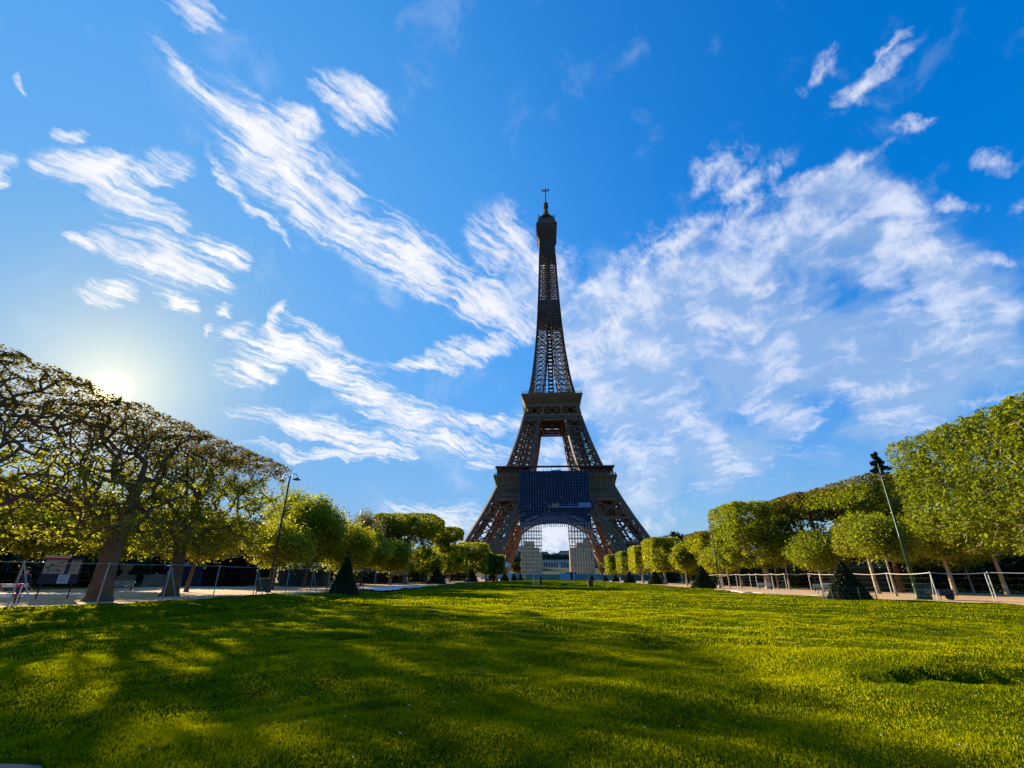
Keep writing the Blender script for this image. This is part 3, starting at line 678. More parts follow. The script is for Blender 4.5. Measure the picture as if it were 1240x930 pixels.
# scaffolding hung on the front of the tower
def scaffolds():
    yF = TY - 43.4
    S = empty('scaffold_screen', (6.05, yF, 27), 'dark blue netted scaffold screen hung across the front arch of the tower', 'scaffolding')
    W = 20.05
    def zb(x): return -.0 + 7.5 * max(0.0, 1 - (abs(x) / 20.6) ** 2) ** .6    # above 27 m: lower edge follows the arch
    n = MB(); xs = np.linspace(-W, W, 61); zt = 32.3
    for x0, x1 in zip(xs[:-1], xs[1:]):
        a, b = zb(x0) + .6, zb(x1) + .6
        n.add([(x0, .4, a), (x1, .4, b), (x1, .4, zt), (x0, .4, zt), (x0, .5, a), (x1, .5, b), (x1, .5, zt), (x0, .5, zt)], [(0, 1, 2, 3), (7, 6, 5, 4), (0, 4, 5, 1), (3, 2, 6, 7)])
    n.build('netting', NET, S)
    def zl(x): return -.8 + 3.0 * max(0.0, 1 - (abs(x) / 20.6) ** 2)
    n = MB()
    for x0, x1 in zip(xs[:-1], xs[1:]):
        a, b, e, f_ = zl(x0), zl(x1), zb(x0) + .6, zb(x1) + .6
        n.add([(x0, .4, a), (x1, .4, b), (x1, .4, f_), (x0, .4, e), (x0, .5, a), (x1, .5, b), (x1, .5, f_), (x0, .5, e)], [(0, 1, 2, 3), (7, 6, 5, 4), (0, 4, 5, 1)])
    n.build('netting', NET_T, S)
    for dz in (0, 1.3, 2.6):
        n = MB()
        for x0, x1 in zip(xs[:-1], xs[1:]): n.tube((x0, .2, zl(x0) + dz), (x1, .2, zl(x1) + dz), .16, n=5)
        n.build('edge_rail', TUBE_B, S)
    rg_ = random.Random(2); NS = mat('net_strip_green', (.05, .12, .08), .8)
    for x in np.arange(-6.5, 7, 1.05): MB().box((x, .3, zl(x) - .9), (.34, .12, rg_.uniform(1.2, 2.4))).build('net_strip', NS, S)
    t = MB()
    for i, x in enumerate(np.linspace(-W, W, 27)):
        t.tube((x, 0, zl(x) - (.6 if i % 2 else .1)), (x, 0, 32.5 + (.7 if i % 3 == 0 else 0)), .17, n=5)
        t.tube((x, 1.6, zl(x)), (x, 1.6, 32.4), .12, n=4)
    t.build('standard', TUBE_B, S)
    t = MB()
    for z in np.arange(1.2, 32.4, 1.75):
        r = W
        if z < 7.5:
            q = (z / 7.5) ** (1 / .6)
            xi = W * math.sqrt(max(0, 1 - q))
            for s in (-1, 1): t.tube((s * xi, -.12, z), (s * W, -.12, z), .11, n=5)
        else: t.tube((-W, -.12, z), (W, -.12, z), .11, n=5)
    t.build('ledger', TUBE_B, S)
    t = MB(); t.box((8.0, -.7, 11.2), (24, 1.3, .5)); t.bar((-4, -1.3, 12.4), (20, -1.3, 12.4), .12)
    t.box((17.0, -.6, 12.6), (7, .5, 2.2))
    t.build('work_platform', PLANK, S)
    MB().box((.3, -.9, 12.4), (4.0, .8, 1.3)).build('skip_box', YELLOW, S)
    rg = random.Random(3); LW_ = mat('lamp_white', (.8, .8, .78), .4)
    for i in range(26):
        x = rg.uniform(-18, 19); z = rg.choice([rg.uniform(4, 13), rg.uniform(10, 14), rg.uniform(5, 30)])
        if z < zb(x) + 1: continue
        MB().box((x, -.35, z), (.32, .2, .32)).build('work_lamp', LW_, S)
    def stair_tower(x0, x1, lowz, steps, horiz, label):
        cx = (x0 + x1) / 2; w = x1 - x0
        S = empty('scaffold_tower', (cx, TY - 46, 0), label, 'scaffolding', 'scaffold towers under the arch')
        t = MB(); d = 7.0
        nx = 9
        for i in range(nx):
            x = -w / 2 + w * i / (nx - 1)
            for y in (-d / 2, 0, d / 2): t.tube((x, y, 0), (x, y, 29.5), .11, n=5)
        t.build('standard', TUBE_P, S)
        t = MB()
        for z in np.arange(1.8, 29, 1.9):
            for y in (-d / 2, d / 2): t.tube((-w / 2, y - .12, z), (w / 2, y - .12, z), .1, n=4)
            for x in (-w / 2, w / 2): t.tube((x, -d / 2, z + .1), (x, d / 2, z + .1), .1, n=4)
        for z in np.arange(1.8, 27, 3.8):
            t.tube((-w / 2, -d / 2 - .2, z), (-w / 2 + w / 4, -d / 2 - .2, z + 3.8), .07, n=4); t.tube((w / 2, -d / 2 - .2, z), (w / 4, -d / 2 - .2, z + 3.8), .07, n=4)
        t.build('ledger', TUBE_P, S)
        pl = MB()
        for z in np.arange(1.9, 27, 3.8): pl.box((0, .2, z + .2), (w * .96, d * .9, .12))
        pl.build('walkway', GAUZE, S)
        g_ = MB()
        for (a, b, zt) in steps:
            g_.box(((a + b) / 2 * w, .0, zt / 2), ((b - a) * w, d + .6, zt))
        go = g_.build('gauze', GAUZE, S)
        rb = MB()
        if horiz:
            for z in np.arange(.9, lowz, 1.9):
                for (a, b, zt) in steps:
                    if z < zt: rb.box(((a + b) / 2 * w, -d / 2 - .42, z), ((b - a) * w, .22, .5))
            for i in range(8): rb.box((-w / 2 + w * (i + .5) / 8, -d / 2 - .40, lowz / 2 - 1), (.28, .16, lowz - 4))
        else:
            for i in range(9):
                x = -w / 2 + w * (i + .5) / 9; rb.box((x, -d / 2 - .45, 8), (.5, .3, 16))
            for z in np.arange(1.5, 16, 2.3): rb.box((0, -d / 2 - .40, z), (w, .16, .18))
        rb.build('batten', BATTEN, go)
    stair_tower(-13.2, -1.85, 18.6, ((-.5, -.33, 16.5), (-.33, .12, 19.2), (.12, .36, 16.0), (.36, .5, 13.0)), True, 'beige sheeted scaffold tower with horizontal bands, open tubes on top')
    stair_tower(13.3, 26.1, 17.6, ((-.5, -.2, 16.0), (-.2, .1, 18.4), (.1, .36, 20.5), (.36, .5, 9.0)), False, 'beige scaffold tower with upright battens, open tubes on top')
scaffolds()

# ------------------------------------------------------------------ grass
def grass_mat():
    m, nt, b = mat_base('grass_blade'); N, L = nt.nodes, nt.links
    tc = N.new('ShaderNodeTexCoord')
    def nz(s, d=4):
        n = N.new('ShaderNodeTexNoise'); L.new(tc.outputs['Object'], n.inputs['Vector']); n.inputs['Scale'].default_value = s; n.inputs['Detail'].default_value = d; return n.outputs['Fac']
    a = N.new('ShaderNodeMath'); a.operation = 'MULTIPLY_ADD'; L.new(nz(11, 2), a.inputs[0]); a.inputs[1].default_value = .6; L.new(nz(.4, 6), a.inputs[2])
    def ramp(c):
        r = N.new('ShaderNodeValToRGB'); L.new(a.outputs[0], r.inputs[0]); e = r.color_ramp.elements
        e[0].position = .62; e[0].color = (*c[0], 1); e[1].position = .98; e[1].color = (*c[2], 1); x = e.new(.8); x.color = (*c[1], 1); return r.outputs[0]
    L.new(ramp(((.060, .092, .001), (.128, .160, .001), (.185, .190, .003))), b.inputs['Base Color'])
    b.inputs['Roughness'].default_value = .9; b.inputs['Specular IOR Level'].default_value = 0.0
    t = N.new('ShaderNodeBsdfTranslucent'); L.new(ramp(((.22, .28, .000), (.46, .48, .000), (.58, .54, .004))), t.inputs['Color'])
    ms = N.new('ShaderNodeMixShader'); ms.inputs[0].default_value = .5; L.new(b.outputs[0], ms.inputs[1]); L.new(t.outputs[0], ms.inputs[2])
    L.new(ms.outputs[0], nt.nodes['Material Output'].inputs['Surface'])
    return m
GRASS = grass_mat()
def vnoise(x, y, s, seed):
    r = np.random.RandomState(seed).rand(128, 128); x = x * s + 500; y = y * s + 500
    i = np.floor(x).astype(int); j = np.floor(y).astype(int); fx = x - i; fy = y - j; fx = fx * fx * (3 - 2 * fx); fy = fy * fy * (3 - 2 * fy)
    g = lambda a, b: r[a % 128, b % 128]
    return (g(i, j) * (1 - fx) + g(i + 1, j) * fx) * (1 - fy) + (g(i, j + 1) * (1 - fx) + g(i + 1, j + 1) * fx) * fy
def grass():
    rg = np.random.RandomState(11)
    VV, FF = [], []; nb = 0
    for (r0, r1, n, hh, ww) in ((3.2, 7.5, 280000, .026, .0036), (7.5, 14, 280000, .029, .006), (14, 28, 220000, .034, .012), (28, 60, 150000, .042, .028), (60, 150, 40000, .05, .08)):
        u = rg.rand(n); r = np.sqrt(r0 * r0 + u * (r1 * r1 - r0 * r0))
        t = np.radians(rg.uniform(-60, 56, n)); x = r * np.sin(t); y = r * np.cos(t)
        dn = vnoise(x, y, .9, 1) * .45 + vnoise(x, y, 3.1, 2) * .35 + vnoise(x, y, .22, 3) * .2
        ok = (x > edge(EL, y, 1) - .05) & (x < edge(ER, y, 1) + .05) & ~((x < -4.1 - np.maximum(0, y - 4.5) * 1.6) & (y < 4.8)) & (rg.rand(n) < np.clip(.10 + 2.2 * (dn - .16), .06, 1)) & (y < 246)
        x, y, dn = x[ok], y[ok], dn[ok]; n = len(x)
        z = lawn_z(x, y)
        h = hh * rg.uniform(.45, 1.3, n) * (.25 + 1.5 * dn)
        tuft = rg.rand(n) < .012; h = np.where(tuft, h * 1.8, h)
        w = ww * rg.uniform(.6, 1.2, n)
        a = rg.uniform(0, 6.283, n); lean = rg.uniform(.1, .9, n) * h; la = rg.uniform(0, 6.283, n)
        dx, dy = np.cos(a) * w, np.sin(a) * w
        lx, ly = np.cos(la) * lean, np.sin(la) * lean
        v = np.empty((n, 4, 3))
        v[:, 0] = np.stack([x - dx, y - dy, z - .01], 1); v[:, 1] = np.stack([x + dx, y + dy, z - .01], 1)
        v[:, 2] = np.stack([x + dx * .6 + lx * .45, y + dy * .6 + ly * .45, z + h * .6], 1)
        v[:, 3] = np.stack([x + lx, y + ly, z + h], 1)
        f = np.arange(n * 4).reshape(n, 4) + nb; nb += n * 4
        VV.append(v.reshape(-1, 3)); FF.append(f)
    o = np_mesh('grass', np.concatenate(VV), np.concatenate(FF), GRASS); tag(o, 'short mown grass of the lawn', 'grass', kind='stuff')
    # scattered daisies
    n = 260; r = np.sqrt(rg.uniform(5 ** 2, 26 ** 2, n)); t = np.radians(rg.uniform(-55, 50, n)); x = r * np.sin(t); y = r * np.cos(t); z = lawn_z(x, y) + .055
    k = 6; ang = np.arange(k) * 2 * np.pi / k; s = rg.uniform(.008, .014, n)
    v = np.stack([x[:, None] + np.cos(ang) * s[:, None], y[:, None] + np.sin(ang) * s[:, None], np.repeat(z[:, None], k, 1) + .006 * np.cos(ang * 2)], -1).reshape(-1, 3)
    o = np_mesh('daisies', v, np.arange(n * k).reshape(n, k), mat('petal_white', (.7, .7, .6), .7)); tag(o, 'tiny white daisies dotted over the lawn', 'flowers', kind='stuff')
grass()

# ------------------------------------------------------------------ trees
BARK = mat('bark_plane', (0.215, 0.120, 0.060), .9, .1, 0, .3, 1.6, col2=(0.095, 0.056, 0.032), bump=1.0, bscale=7)
BARK_P = mat('bark_pale', (0.46, 0.38, 0.28), .9, .15, 0, .3, 1.6, col2=(0.20, 0.155, 0.11), bump=.9, bscale=7)
LF_L = leaf_mat('leaf_lime', (.100, .130, .005), (.165, .175, .008), (.32, .36, .004), (.54, .50, .010), .55)
LF_O = leaf_mat('leaf_olive', (.100, .135, .007), (.165, .180, .012), (.25, .31, .004), (.40, .42, .010), .5)
LF_B = leaf_mat('leaf_bronze', (.070, .058, .014), (.105, .082, .017), (.18, .135, .010), (.28, .20, .014), .48)
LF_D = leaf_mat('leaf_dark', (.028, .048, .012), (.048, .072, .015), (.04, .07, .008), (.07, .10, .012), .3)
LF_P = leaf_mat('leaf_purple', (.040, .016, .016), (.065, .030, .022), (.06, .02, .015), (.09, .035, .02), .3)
LF_G = leaf_mat('leaf_pale', (.11, .115, .030), (.17, .165, .055), (.23, .22, .03), (.33, .29, .07), .45)
NEEDLE = leaf_mat('needle_blue', (.010, .020, .017), (.020, .032, .026), (.008, .016, .012), (.014, .024, .018), .15)
YEW = leaf_mat('yew_green', (.026, .036, .008), (.046, .058, .011), (.008, .016, .004), (.016, .026, .006), .15)

def skeleton(rg, pts, nodes, par, plen, bf):
    """grow a branching tree from the given trunk nodes through the points (greedy, short paths preferred)"""
    nodes = list(map(np.asarray, nodes)); par = list(par); plen = list(plen)
    rem = np.asarray(pts); N = len(rem)
    best = np.full(N, 1e9); who = np.zeros(N, int); alive = np.ones(N, bool)
    def upd(i):
        c = np.linalg.norm(rem - nodes[i], axis=1) + bf * plen[i]
        k = c < best; best[k] = c[k]; who[k] = i
    for i in range(len(nodes)): upd(i)
    for _ in range(N):
        j = int(np.argmin(np.where(alive, best, 1e9))); alive[j] = False
        i = who[j]; p, q = nodes[i], rem[j]; d = np.linalg.norm(q - p)
        if d > 1.6:                     # bend long runs
            mid = (p + q) / 2 + rg.normal(0, .09 * d, 3) + np.array([0, 0, .05 * d])
            nodes.append(mid); par.append(i); plen.append(plen[i] + d / 2); i = len(nodes) - 1
        nodes.append(q); par.append(i); plen.append(plen[i] + np.linalg.norm(q - nodes[i])); upd(len(nodes) - 1)
    return np.array(nodes), np.array(par)
def tubes(P, par, rad, n=6):
    idx = np.where(par >= 0)[0]; A, B = P[par[idx]], P[idx]; ra, rb = rad[par[idx]], rad[idx]
    ra = np.minimum(ra, rb * 1.6 + .01)
    d = B - A; L = np.linalg.norm(d, axis=1, keepdims=True); d = d / np.maximum(L, 1e-6)
    u = np.where(np.abs(d[:, 2:3]) > .9, np.array([[1., 0, 0]]), np.array([[0, 0, 1.]])); a = np.cross(d, u); a /= np.linalg.norm(a, axis=1, keepdims=True); b = np.cross(a, d)
    A = A - d * ra[:, None] * .35
    t = np.arange(n) * 2 * np.pi / n
    ring = a[:, None, :] * np.cos(t)[None, :, None] + b[:, None, :] * np.sin(t)[None, :, None]
    v = np.concatenate([A[:, None] + ring * ra[:, None, None], B[:, None] + ring * rb[:, None, None]], 1)
    i = np.arange(n); f = np.stack([i, (i + 1) % n, (i + 1) % n + n, i + n], 1)
    F = (f[None] + (np.arange(len(idx)) * 2 * n)[:, None, None]).reshape(-1, 4)
    return v.reshape(-1, 3), F
def leaves(rg, C, size, flat=.5, elong=1.5):
    n = len(C); s = size * np.exp(rg.normal(0, .28, n))
    nrm = rg.normal(0, 1, (n, 3)); nrm[:, 2] = np.abs(nrm[:, 2]) + flat; nrm /= np.linalg.norm(nrm, axis=1, keepdims=True)
    r = rg.normal(0, 1, (n, 3)); a = np.cross(nrm, r); a /= np.linalg.norm(a, axis=1, keepdims=True); b = np.cross(nrm, a)
    a = a * (s * elong / 2)[:, None]; b = b * (s / 2)[:, None]; k = nrm * (s * .12)[:, None]
    v = np.stack([C - a, C + b * .9 - a * .1 + k, C + a, C - b * .9 - a * .1 + k], 1)
    return v.reshape(-1, 3), np.arange(n * 4).reshape(n, 4)
def in_shape(Q, sh):
    c, h, p = np.array(sh[0]), np.array(sh[1]), sh[2]
    return (np.abs((Q - c) / h) ** p).sum(1)
def sample_shape(rg, shapes, n, bias=.6):
    out = []
    vol = np.array([np.prod(s[1]) * (s[3] if len(s) > 3 else 1) for s in shapes]); cnt = np.maximum(1, (n * vol / vol.sum()).astype(int))
    for s, k in zip(shapes, cnt):
        got = []; m = 0
        while m < k:
            Q = np.array(s[0]) + rg.uniform(-1, 1, (k * 4, 3)) * np.array(s[1]); e = in_shape(Q, s)
            ok = (e < 1) & (rg.rand(len(e)) < (1 - bias) + bias * e ** .8); got.append(Q[ok]); m += ok.sum()
        out.append(np.concatenate(got)[:k])
    return np.concatenate(out)
def make_tree(label, loc, trunk_h, r0, shapes, n_pts, n_leaf, leaf, lm, bark=None, seed=1, name='tree', group=None, lean=(0, 0), upper=None, spread=.34, bf=.35, fork=.55, cat='tree', sides=6, top_z=None, twig=.012, bias=.6, shell=None, tol=.10):
    """trunk and limbs as one mesh, the foliage as another (an optional third of bronze young shoots); shapes are relative to loc"""
    rg = np.random.RandomState(seed)
    T = empty(name, loc, label, cat, group)
    zt = top_z or max(s[0][2] for s in shapes)
    K = 9; tn = []
    for i in range(K):
        t = i / (K - 1); z = t * zt
        k = min(1, z / trunk_h)
        tn.append((lean[0] * z + .05 * r0 * 4 * math.sin(t * 5 + seed), lean[1] * z + .05 * r0 * 4 * math.cos(t * 4 + seed), z))
    tn = np.array(tn); tn[0] = (0, 0, -.1)
    par = [-1] + list(range(K - 1)); pl = [50.0 if tn[i][2] < trunk_h * .88 else (tn[i][2] - trunk_h * .88) for i in range(K)]
    pts = sample_shape(rg, shapes, n_pts, bias)
    P, pa = skeleton(rg, pts, tn, par, pl, bf)
    n = len(P); ch = np.zeros(n); 
    for i in range(n - 1, 0, -1):
        ch[i] = max(ch[i], 1) if ch[i] == 0 else ch[i]
        ch[pa[i]] += ch[i]
    tot = ch[0]; rad = np.maximum(twig, r0 * .8 * (ch / tot) ** .48)
    for i in range(K): rad[i] = max(rad[i], r0 * (1 - .75 * (tn[i][2] / zt)) if tn[i][2] > trunk_h else r0 * (1 - .28 * tn[i][2] / trunk_h))
    v, f = tubes(P, pa, rad, sides)
    # flared foot
    m = 10; fl = []
    for z, rr in ((-.15, 1.55), (.12, 1.28), (.4, 1.1), (1.0, 1.0)):
        zc = tn[0] + (tn[1] - tn[0]) * (z + .1) / (tn[1][2] + .1)
        for i in range(m):
            t = 2 * math.pi * i / m; w = r0 * (1 + (rr - 1) * (1 + .35 * math.sin(3 * t + seed))); fl.append((zc[0] + w * math.cos(t), zc[1] + w * math.sin(t), z))
    ff = [(j * m + i, j * m + (i + 1) % m, (j + 1) * m + (i + 1) % m, (j + 1) * m + i) for j in range(3) for i in range(m)]
    f = np.concatenate([f, np.array(ff) + len(v)]); v = np.concatenate([v, np.array(fl)])
    np_mesh('trunk', v, f, bark or BARK, T, smooth=True)
    leafn = np.where((rad < .05) & (np.arange(n) >= K))[0]
    if len(leafn) == 0: leafn = np.arange(K, n)
    wgt = rg.uniform(.3, 1.7, len(leafn)); wgt /= wgt.sum()
    pick = rg.choice(leafn, n_leaf, p=wgt)
    t = rg.rand(n_leaf, 1) ** .7; base = P[pa[pick]] * (1 - t) + P[pick] * t
    C = base + rg.normal(0, spread, (n_leaf, 3)) * np.array([1, 1, .8])
    ok = np.zeros(n_leaf, bool)
    for s in shapes: ok |= in_shape(C, s) < 1.03 + tol * rg.rand(n_leaf) ** 3
    C = C[ok]
    if shell:                       # the clipped skin of the crown: (leaves, which sides)
        ns, sides_ = shell; s = shapes[0]; cc, hh, pp = np.array(s[0]), np.array(s[1]), s[2]
        u = rg.uniform(-1, 1, (ns * 3, 3)); e = (np.abs(u) ** pp).sum(1) ** (1 / pp); u = u / e[:, None] * (1 - np.abs(rg.normal(0, .045, (ns * 3, 1))))
        k = u[:, 2] > .80 if sides_ == 'top' else u[:, 2] > -.75
        S_ = (cc + u * hh)[k][:ns]; S_ = S_ + .16 * np.sin(S_[:, [1, 2, 0]] * 1.9 + seed) * np.sin(S_[:, [2, 0, 1]] * 3.1); C = np.concatenate([C, S_])
    if upper is not None:
        z0, um, keep, us = upper
        hi = C[:, 2] > z0 + rg.normal(0, .6, len(C))
        U = C[hi]; U = U[rg.rand(len(U)) < keep]; C = C[~hi]
        vv, f2 = leaves(rg, U, leaf * us); np_mesh('young_shoots', vv, f2, um, T)
    vv, f2 = leaves(rg, C, leaf); np_mesh('crown', vv, f2, lm, T)
    return T
def place(proto, x, y, z=0, rz=0.0, s=(1, 1, 1), label=None, group=None):
    c = copy_tree(proto); c.location = (x, y, z); c.rotation_euler = (0, 0, rz); c.scale = s
    if label: c['label'] = label
    if group: c['group'] = group
    return c

LG = 'clipped plane trees on the wire fenced gravel path'
RGp = 'clipped plane trees on the rope fenced gravel path'
# -- great planes on the left, their tops clipped to one sloping line
make_tree('massive clipped tree with its thick brown trunk under the sun, lowest limb to the left', (-27.7, 29.7, 0), 4.6, .62,
          [((-2.6, 0, 8.7), (4.4, 4.3, 3.3), 12), ((-1.0, .3, 4.3), (4.2, 5.4, 1.2), 3, .6)], 1150, 12500, .14, LF_L, BARK, 3, group=LG, lean=(0, 0), upper=(8.3, LF_B, 1, .85), shell=(6500, 'top'), spread=.26, bf=.22, sides=8, twig=.016)
make_tree('tall clipped tree with a thick leaning trunk, nearest the wheeled bin', (-28.9, 37.0, 0), 4.4, .52,
          [((-1.4, 2.6, 8.6), (4.4, 6.6, 3.4), 12), ((-.6, 2.8, 4.6), (4.2, 6.6, 1.8), 3, .7)], 1200, 30000, .145, LF_L, BARK, 8, group=LG, lean=(.01, .01), upper=(9.8, LF_B, 1, .85), shell=(9500, 'top'), spread=.30, bf=.25, sides=8, twig=.015)
make_tree('tall clipped tree whose dark limbs reach in at the margin above the barrier', (-29.0, 20.3, 0), 4.6, .58,
          [((-1.3, .2, 8.7), (4.4, 5.2, 3.3), 12), ((-1.0, 0, 4.3), (4.2, 5.0, 1.2), 3, .55)], 1050, 9500, .14, LF_L, BARK, 14, group=LG, upper=(8.6, LF_B, 1, .85), shell=(7500, 'top'), spread=.26, bf=.22, sides=8, twig=.016)
make_tree('clipped tree beyond the barrier shading the near lawn', (-29.0, 11.5, 0), 4.6, .55,
          [((-1.3, -.3, 8.7), (4.4, 4.2, 3.3), 12), ((-.8, 0, 5.0), (4.0, 4.6, 1.6), 3, .5)], 500, 26000, .19, LF_L, BARK, 15, group=LG, shell=(7500, 'top'), spread=.32, bf=.25)
# younger lime-green trees standing behind them
def _lumps(seed, H, zb, rx, ry, p):
    r_ = random.Random(seed * 7 + 1); h = (H - zb) / 2; c = (H + zb) / 2
    out = [((0, 0, c), (rx * .78, ry * .78, h * .92), p)]
    for i in range(5):
        a = i * 1.257 + r_.uniform(-.5, .5); k = r_.uniform(.42, .62); f = r_.uniform(.40, .62)
        out.append(((rx * f * math.cos(a), ry * f * math.sin(a), c + h * r_.uniform(-.45, .42)), (rx * k, ry * k, h * r_.uniform(.38, .58)), 2.2))
    out.append(((r_.uniform(-.2, .2) * rx, r_.uniform(-.2, .2) * ry, c + h * .62), (rx * .36, ry * .36, h * .42), 2.0))
    return out
def young(label, x, y, H, r, seed, lm=LF_L, z0=None, n=7000, leaf=.19, bark=BARK, tr=.17, group=None, lean=(0, 0), p=2.3, ry=None, np_=170, cz=None):
    zb = z0 if z0 is not None else H * .36
    return make_tree(label, (x, y, 0), zb + .3, tr, _lumps(seed, H, zb, r, ry or r, p), int(np_ * 1.5), int(n * 1.6), leaf * .92, lm, bark, seed, group=group, lean=lean, spread=.62, bf=.35, twig=.012, bias=.3, tol=2.4)
YG = 'young lime green trees behind the wire fenced path'
young('low lime green tree behind the notice board', -51, 45, 8.8, 5.4, 21, group=YG, n=11000, leaf=.21, z0=2.9)
young('low lime green tree at the sunward border, on the far side of the gravel', -52, 36, 8.4, 5.4, 22, group=YG, n=10000, z0=3.2)
young('thin leaning young tree between the two thick trunks', -47, 51, 8.6, 4.4, 23, group=YG, n=9000, lean=(-.03, .01), z0=3.0)
young('young tree with a leaning slim trunk just past the second thick trunk', -34.4, 46.0, 7.4, 4.3, 24, group=YG, n=9000, lean=(.05, .03), z0=2.9)
young('slim tree in front of the dark green kiosk', -30.6, 54.3, 7.4, 4.4, 25, group=YG, n=9000, z0=2.4)
young('round lime green tree beside the lamp post by the wheeled bin', -31.8, 64.0, 11.7, 5.6, 26, group=YG, n=17000, z0=2.3, leaf=.21, np_=260)
young('loose topped tree behind the lamp post by the wheeled bin with twigs above its crown', -38.5, 70.0, 14.3, 4.6, 27, group=YG, n=8000, z0=4.0, leaf=.2, np_=240)
young('pale feathery tree beyond the first dark yew cone', -33.5, 86.0, 12.6, 4.8, 28, LF_G, group=YG, n=11000, z0=2.0, leaf=.22)
young('pale feathery tree left of the mushroom shaped clipped tree', -33.5, 97.0, 13.2, 5.0, 29, LF_G, group=YG, n=9000, z0=4.0, leaf=.24)
young('small bush-like tree with an arched pale crown by the tarpaulin', -27.5, 92.0, 4.4, 1.9, 30, LF_G, group=YG, n=2200, z0=1.6, leaf=.2, np_=60, tr=.08)
young('yellow green tree under the pale feathery crowns', -29.8, 79.0, 8.6, 5.0, 31, LF_L, group=YG, n=9000, z0=2.4, leaf=.22)
young('low yellow green tree filling in behind the yew by the tarpaulin', -28.6, 69.0, 8.4, 4.6, 33, LF_L, group=YG, n=10000, z0=1.9, leaf=.21)
young('low bushy tree between the pale feathery crown and the mushroom shaped tree', -27.6, 87.0, 7.6, 4.2, 34, LF_O, group=YG, n=9000, z0=1.8, leaf=.22)
young('low green tree under the smaller goblet shaped crown', -27.0, 111.0, 7.4, 4.2, 35, LF_L, group=YG, n=8000, z0=1.8, leaf=.25)
# flat-topped clipped trees farther along the wire fenced path
MG = 'flat topped clipped trees along the wire fenced path'
make_tree('broad mushroom shaped clipped tree, larger of the flat topped pair beside the tower', (-28.7, 100.0, 0), 4.5, .42,
          [((.2, .5, 11.4), (6.2, 7.0, 1.9), 9), ((1.2, .5, 7.0), (4.6, 6.0, 4.6), 3)], 400, 24000, .235, LF_L, BARK, 41, group=MG, shell=(9000, 'all'), spread=.36)
make_tree('smaller goblet shaped clipped tree right of the mushroom shaped one', (-25.4, 121.0, 0), 4.2, .36,
          [((0, 0, 11.2), (4.3, 4.8, 1.5), 9), ((0, 0, 7.0), (3.4, 4.0, 4.0), 2.4)], 280, 16000, .25, LF_L, BARK, 42, group=MG, shell=(5000, 'all'), spread=.36)
make_tree('square cut tree behind the third yew cone', (-21.2, 142.0, 0), 2.2, .30, [((0, .8, 6.4), (4.4, 5.2, 4.0), 12)], 200, 11000, .32, LF_L, BARK, 43, group=MG, shell=(4000, 'all'), spread=.42)
make_tree('low square cut hedge tree filling the gap behind the smaller goblet tree', (-25.5, 131.5, 0), 2.2, .30, [((0, 0, 5.6), (4.0, 5.0, 3.6), 12)], 160, 9000, .32, LF_L, BARK, 44, group=MG, shell=(4000, 'all'), spread=.42)
make_tree('small cube shaped tree nearest the left tower leg', (-14.9, 150.0, 0), 2.0, .24, [((0, 0, 4.7), (2.3, 3.0, 2.7), 8)], 110, 6000, .3, LF_O, BARK, 45, group=MG, shell=(4000, 'all'), spread=.34)
make_tree('narrow clipped tree between the square cut tree and the small cube', (-18.0, 149.0, 0), 2.0, .24, [((0, 0, 5.0), (2.3, 3.0, 3.1), 5)], 110, 6000, .3, LF_L, BARK, 46, group=MG, shell=(4000, 'all'), spread=.34)

# -- right side
make_tree('huge clipped tree overhanging the rope fence, blue sky flecks through its crown', (40.0, 43.0, 0), 5.0, .55,
          [((-.4, -.9, 9.9), (4.7, 7.2, 4.4), 14), ((-.4, -.6, 5.8), (4.0, 6.6, 2.4), 3, .6)], 1050, 40000, .175, LF_O, BARK_P, 61, group=RGp, shell=(15000, 'all'), spread=.36, bf=.28, sides=8, lean=(.03, .0))
make_tree('clipped tree beyond the folding sign in line with the huge one', (40.0, 30.4, 0), 5.0, .5, [((-.4, .0, 9.95), (4.7, 7.0, 4.45), 14), ((-.4, 0, 5.8), (4.0, 6.4, 2.4), 3, .6)], 500, 26000, .21, LF_O, BARK_P, 62, group=RGp, shell=(10000, 'all'), spread=.38)
SG = 'slim young trees along the rope fenced gravel path'
def slim(label, x, y, H, r, seed, z0, **k):
    return young(label, x, y, H, r, seed, k.pop('lm', LF_O), z0, bark=BARK_P, group=SG, **k)
slim('slim young tree with a forked pale trunk, nearest the green bins', 42.5, 55.6, 8.6, 4.3, 63, 3.4, n=11000, tr=.17)
slim('slim young tree with a straight speckled trunk, rightmost behind the rope fence', 47.0, 54.9, 8.8, 4.6, 64, 3.6, n=11000, tr=.2, lm=LF_L)
slim('short staked sapling between the two slim trees by the rope fence', 49.5, 62.0, 6.0, 2.8, 65, 3.0, n=4000, tr=.1)
slim('slim young tree with a pale trunk between the wire guarded cone and the green lamp', 34.6, 52.5, 7.6, 2.7, 66, 3.2, n=7000, tr=.11)
slim('leaning young tree in front of the dark kiosk by the rope fence', 38.0, 60.5, 8.8, 3.6, 67, 3.6, n=9000, tr=.22, lean=(-.02, 0))
slim('young tree behind the white gate post', 36.0, 77.0, 8.2, 3.4, 68, 3.4, n=7500, tr=.13)
slim('young tree just right of the white lit trunk', 37.5, 84.0, 8.6, 3.0, 69, 3.4, n=7000, tr=.14)
slim('dark slim trunk left of the second large yew cone side, behind the fence', 41.0, 74.0, 7.6, 3.2, 70, 3.2, n=7000, tr=.15)
slim('slim tree left of the white lit trunk', 33.6, 89.0, 7.8, 3.0, 71, 3.2, n=7000, tr=.13)
slim('slim tree between the far lamp post and the white lit trunk', 30.6, 86.0, 7.2, 2.6, 72, 3.0, n=5500, tr=.12)
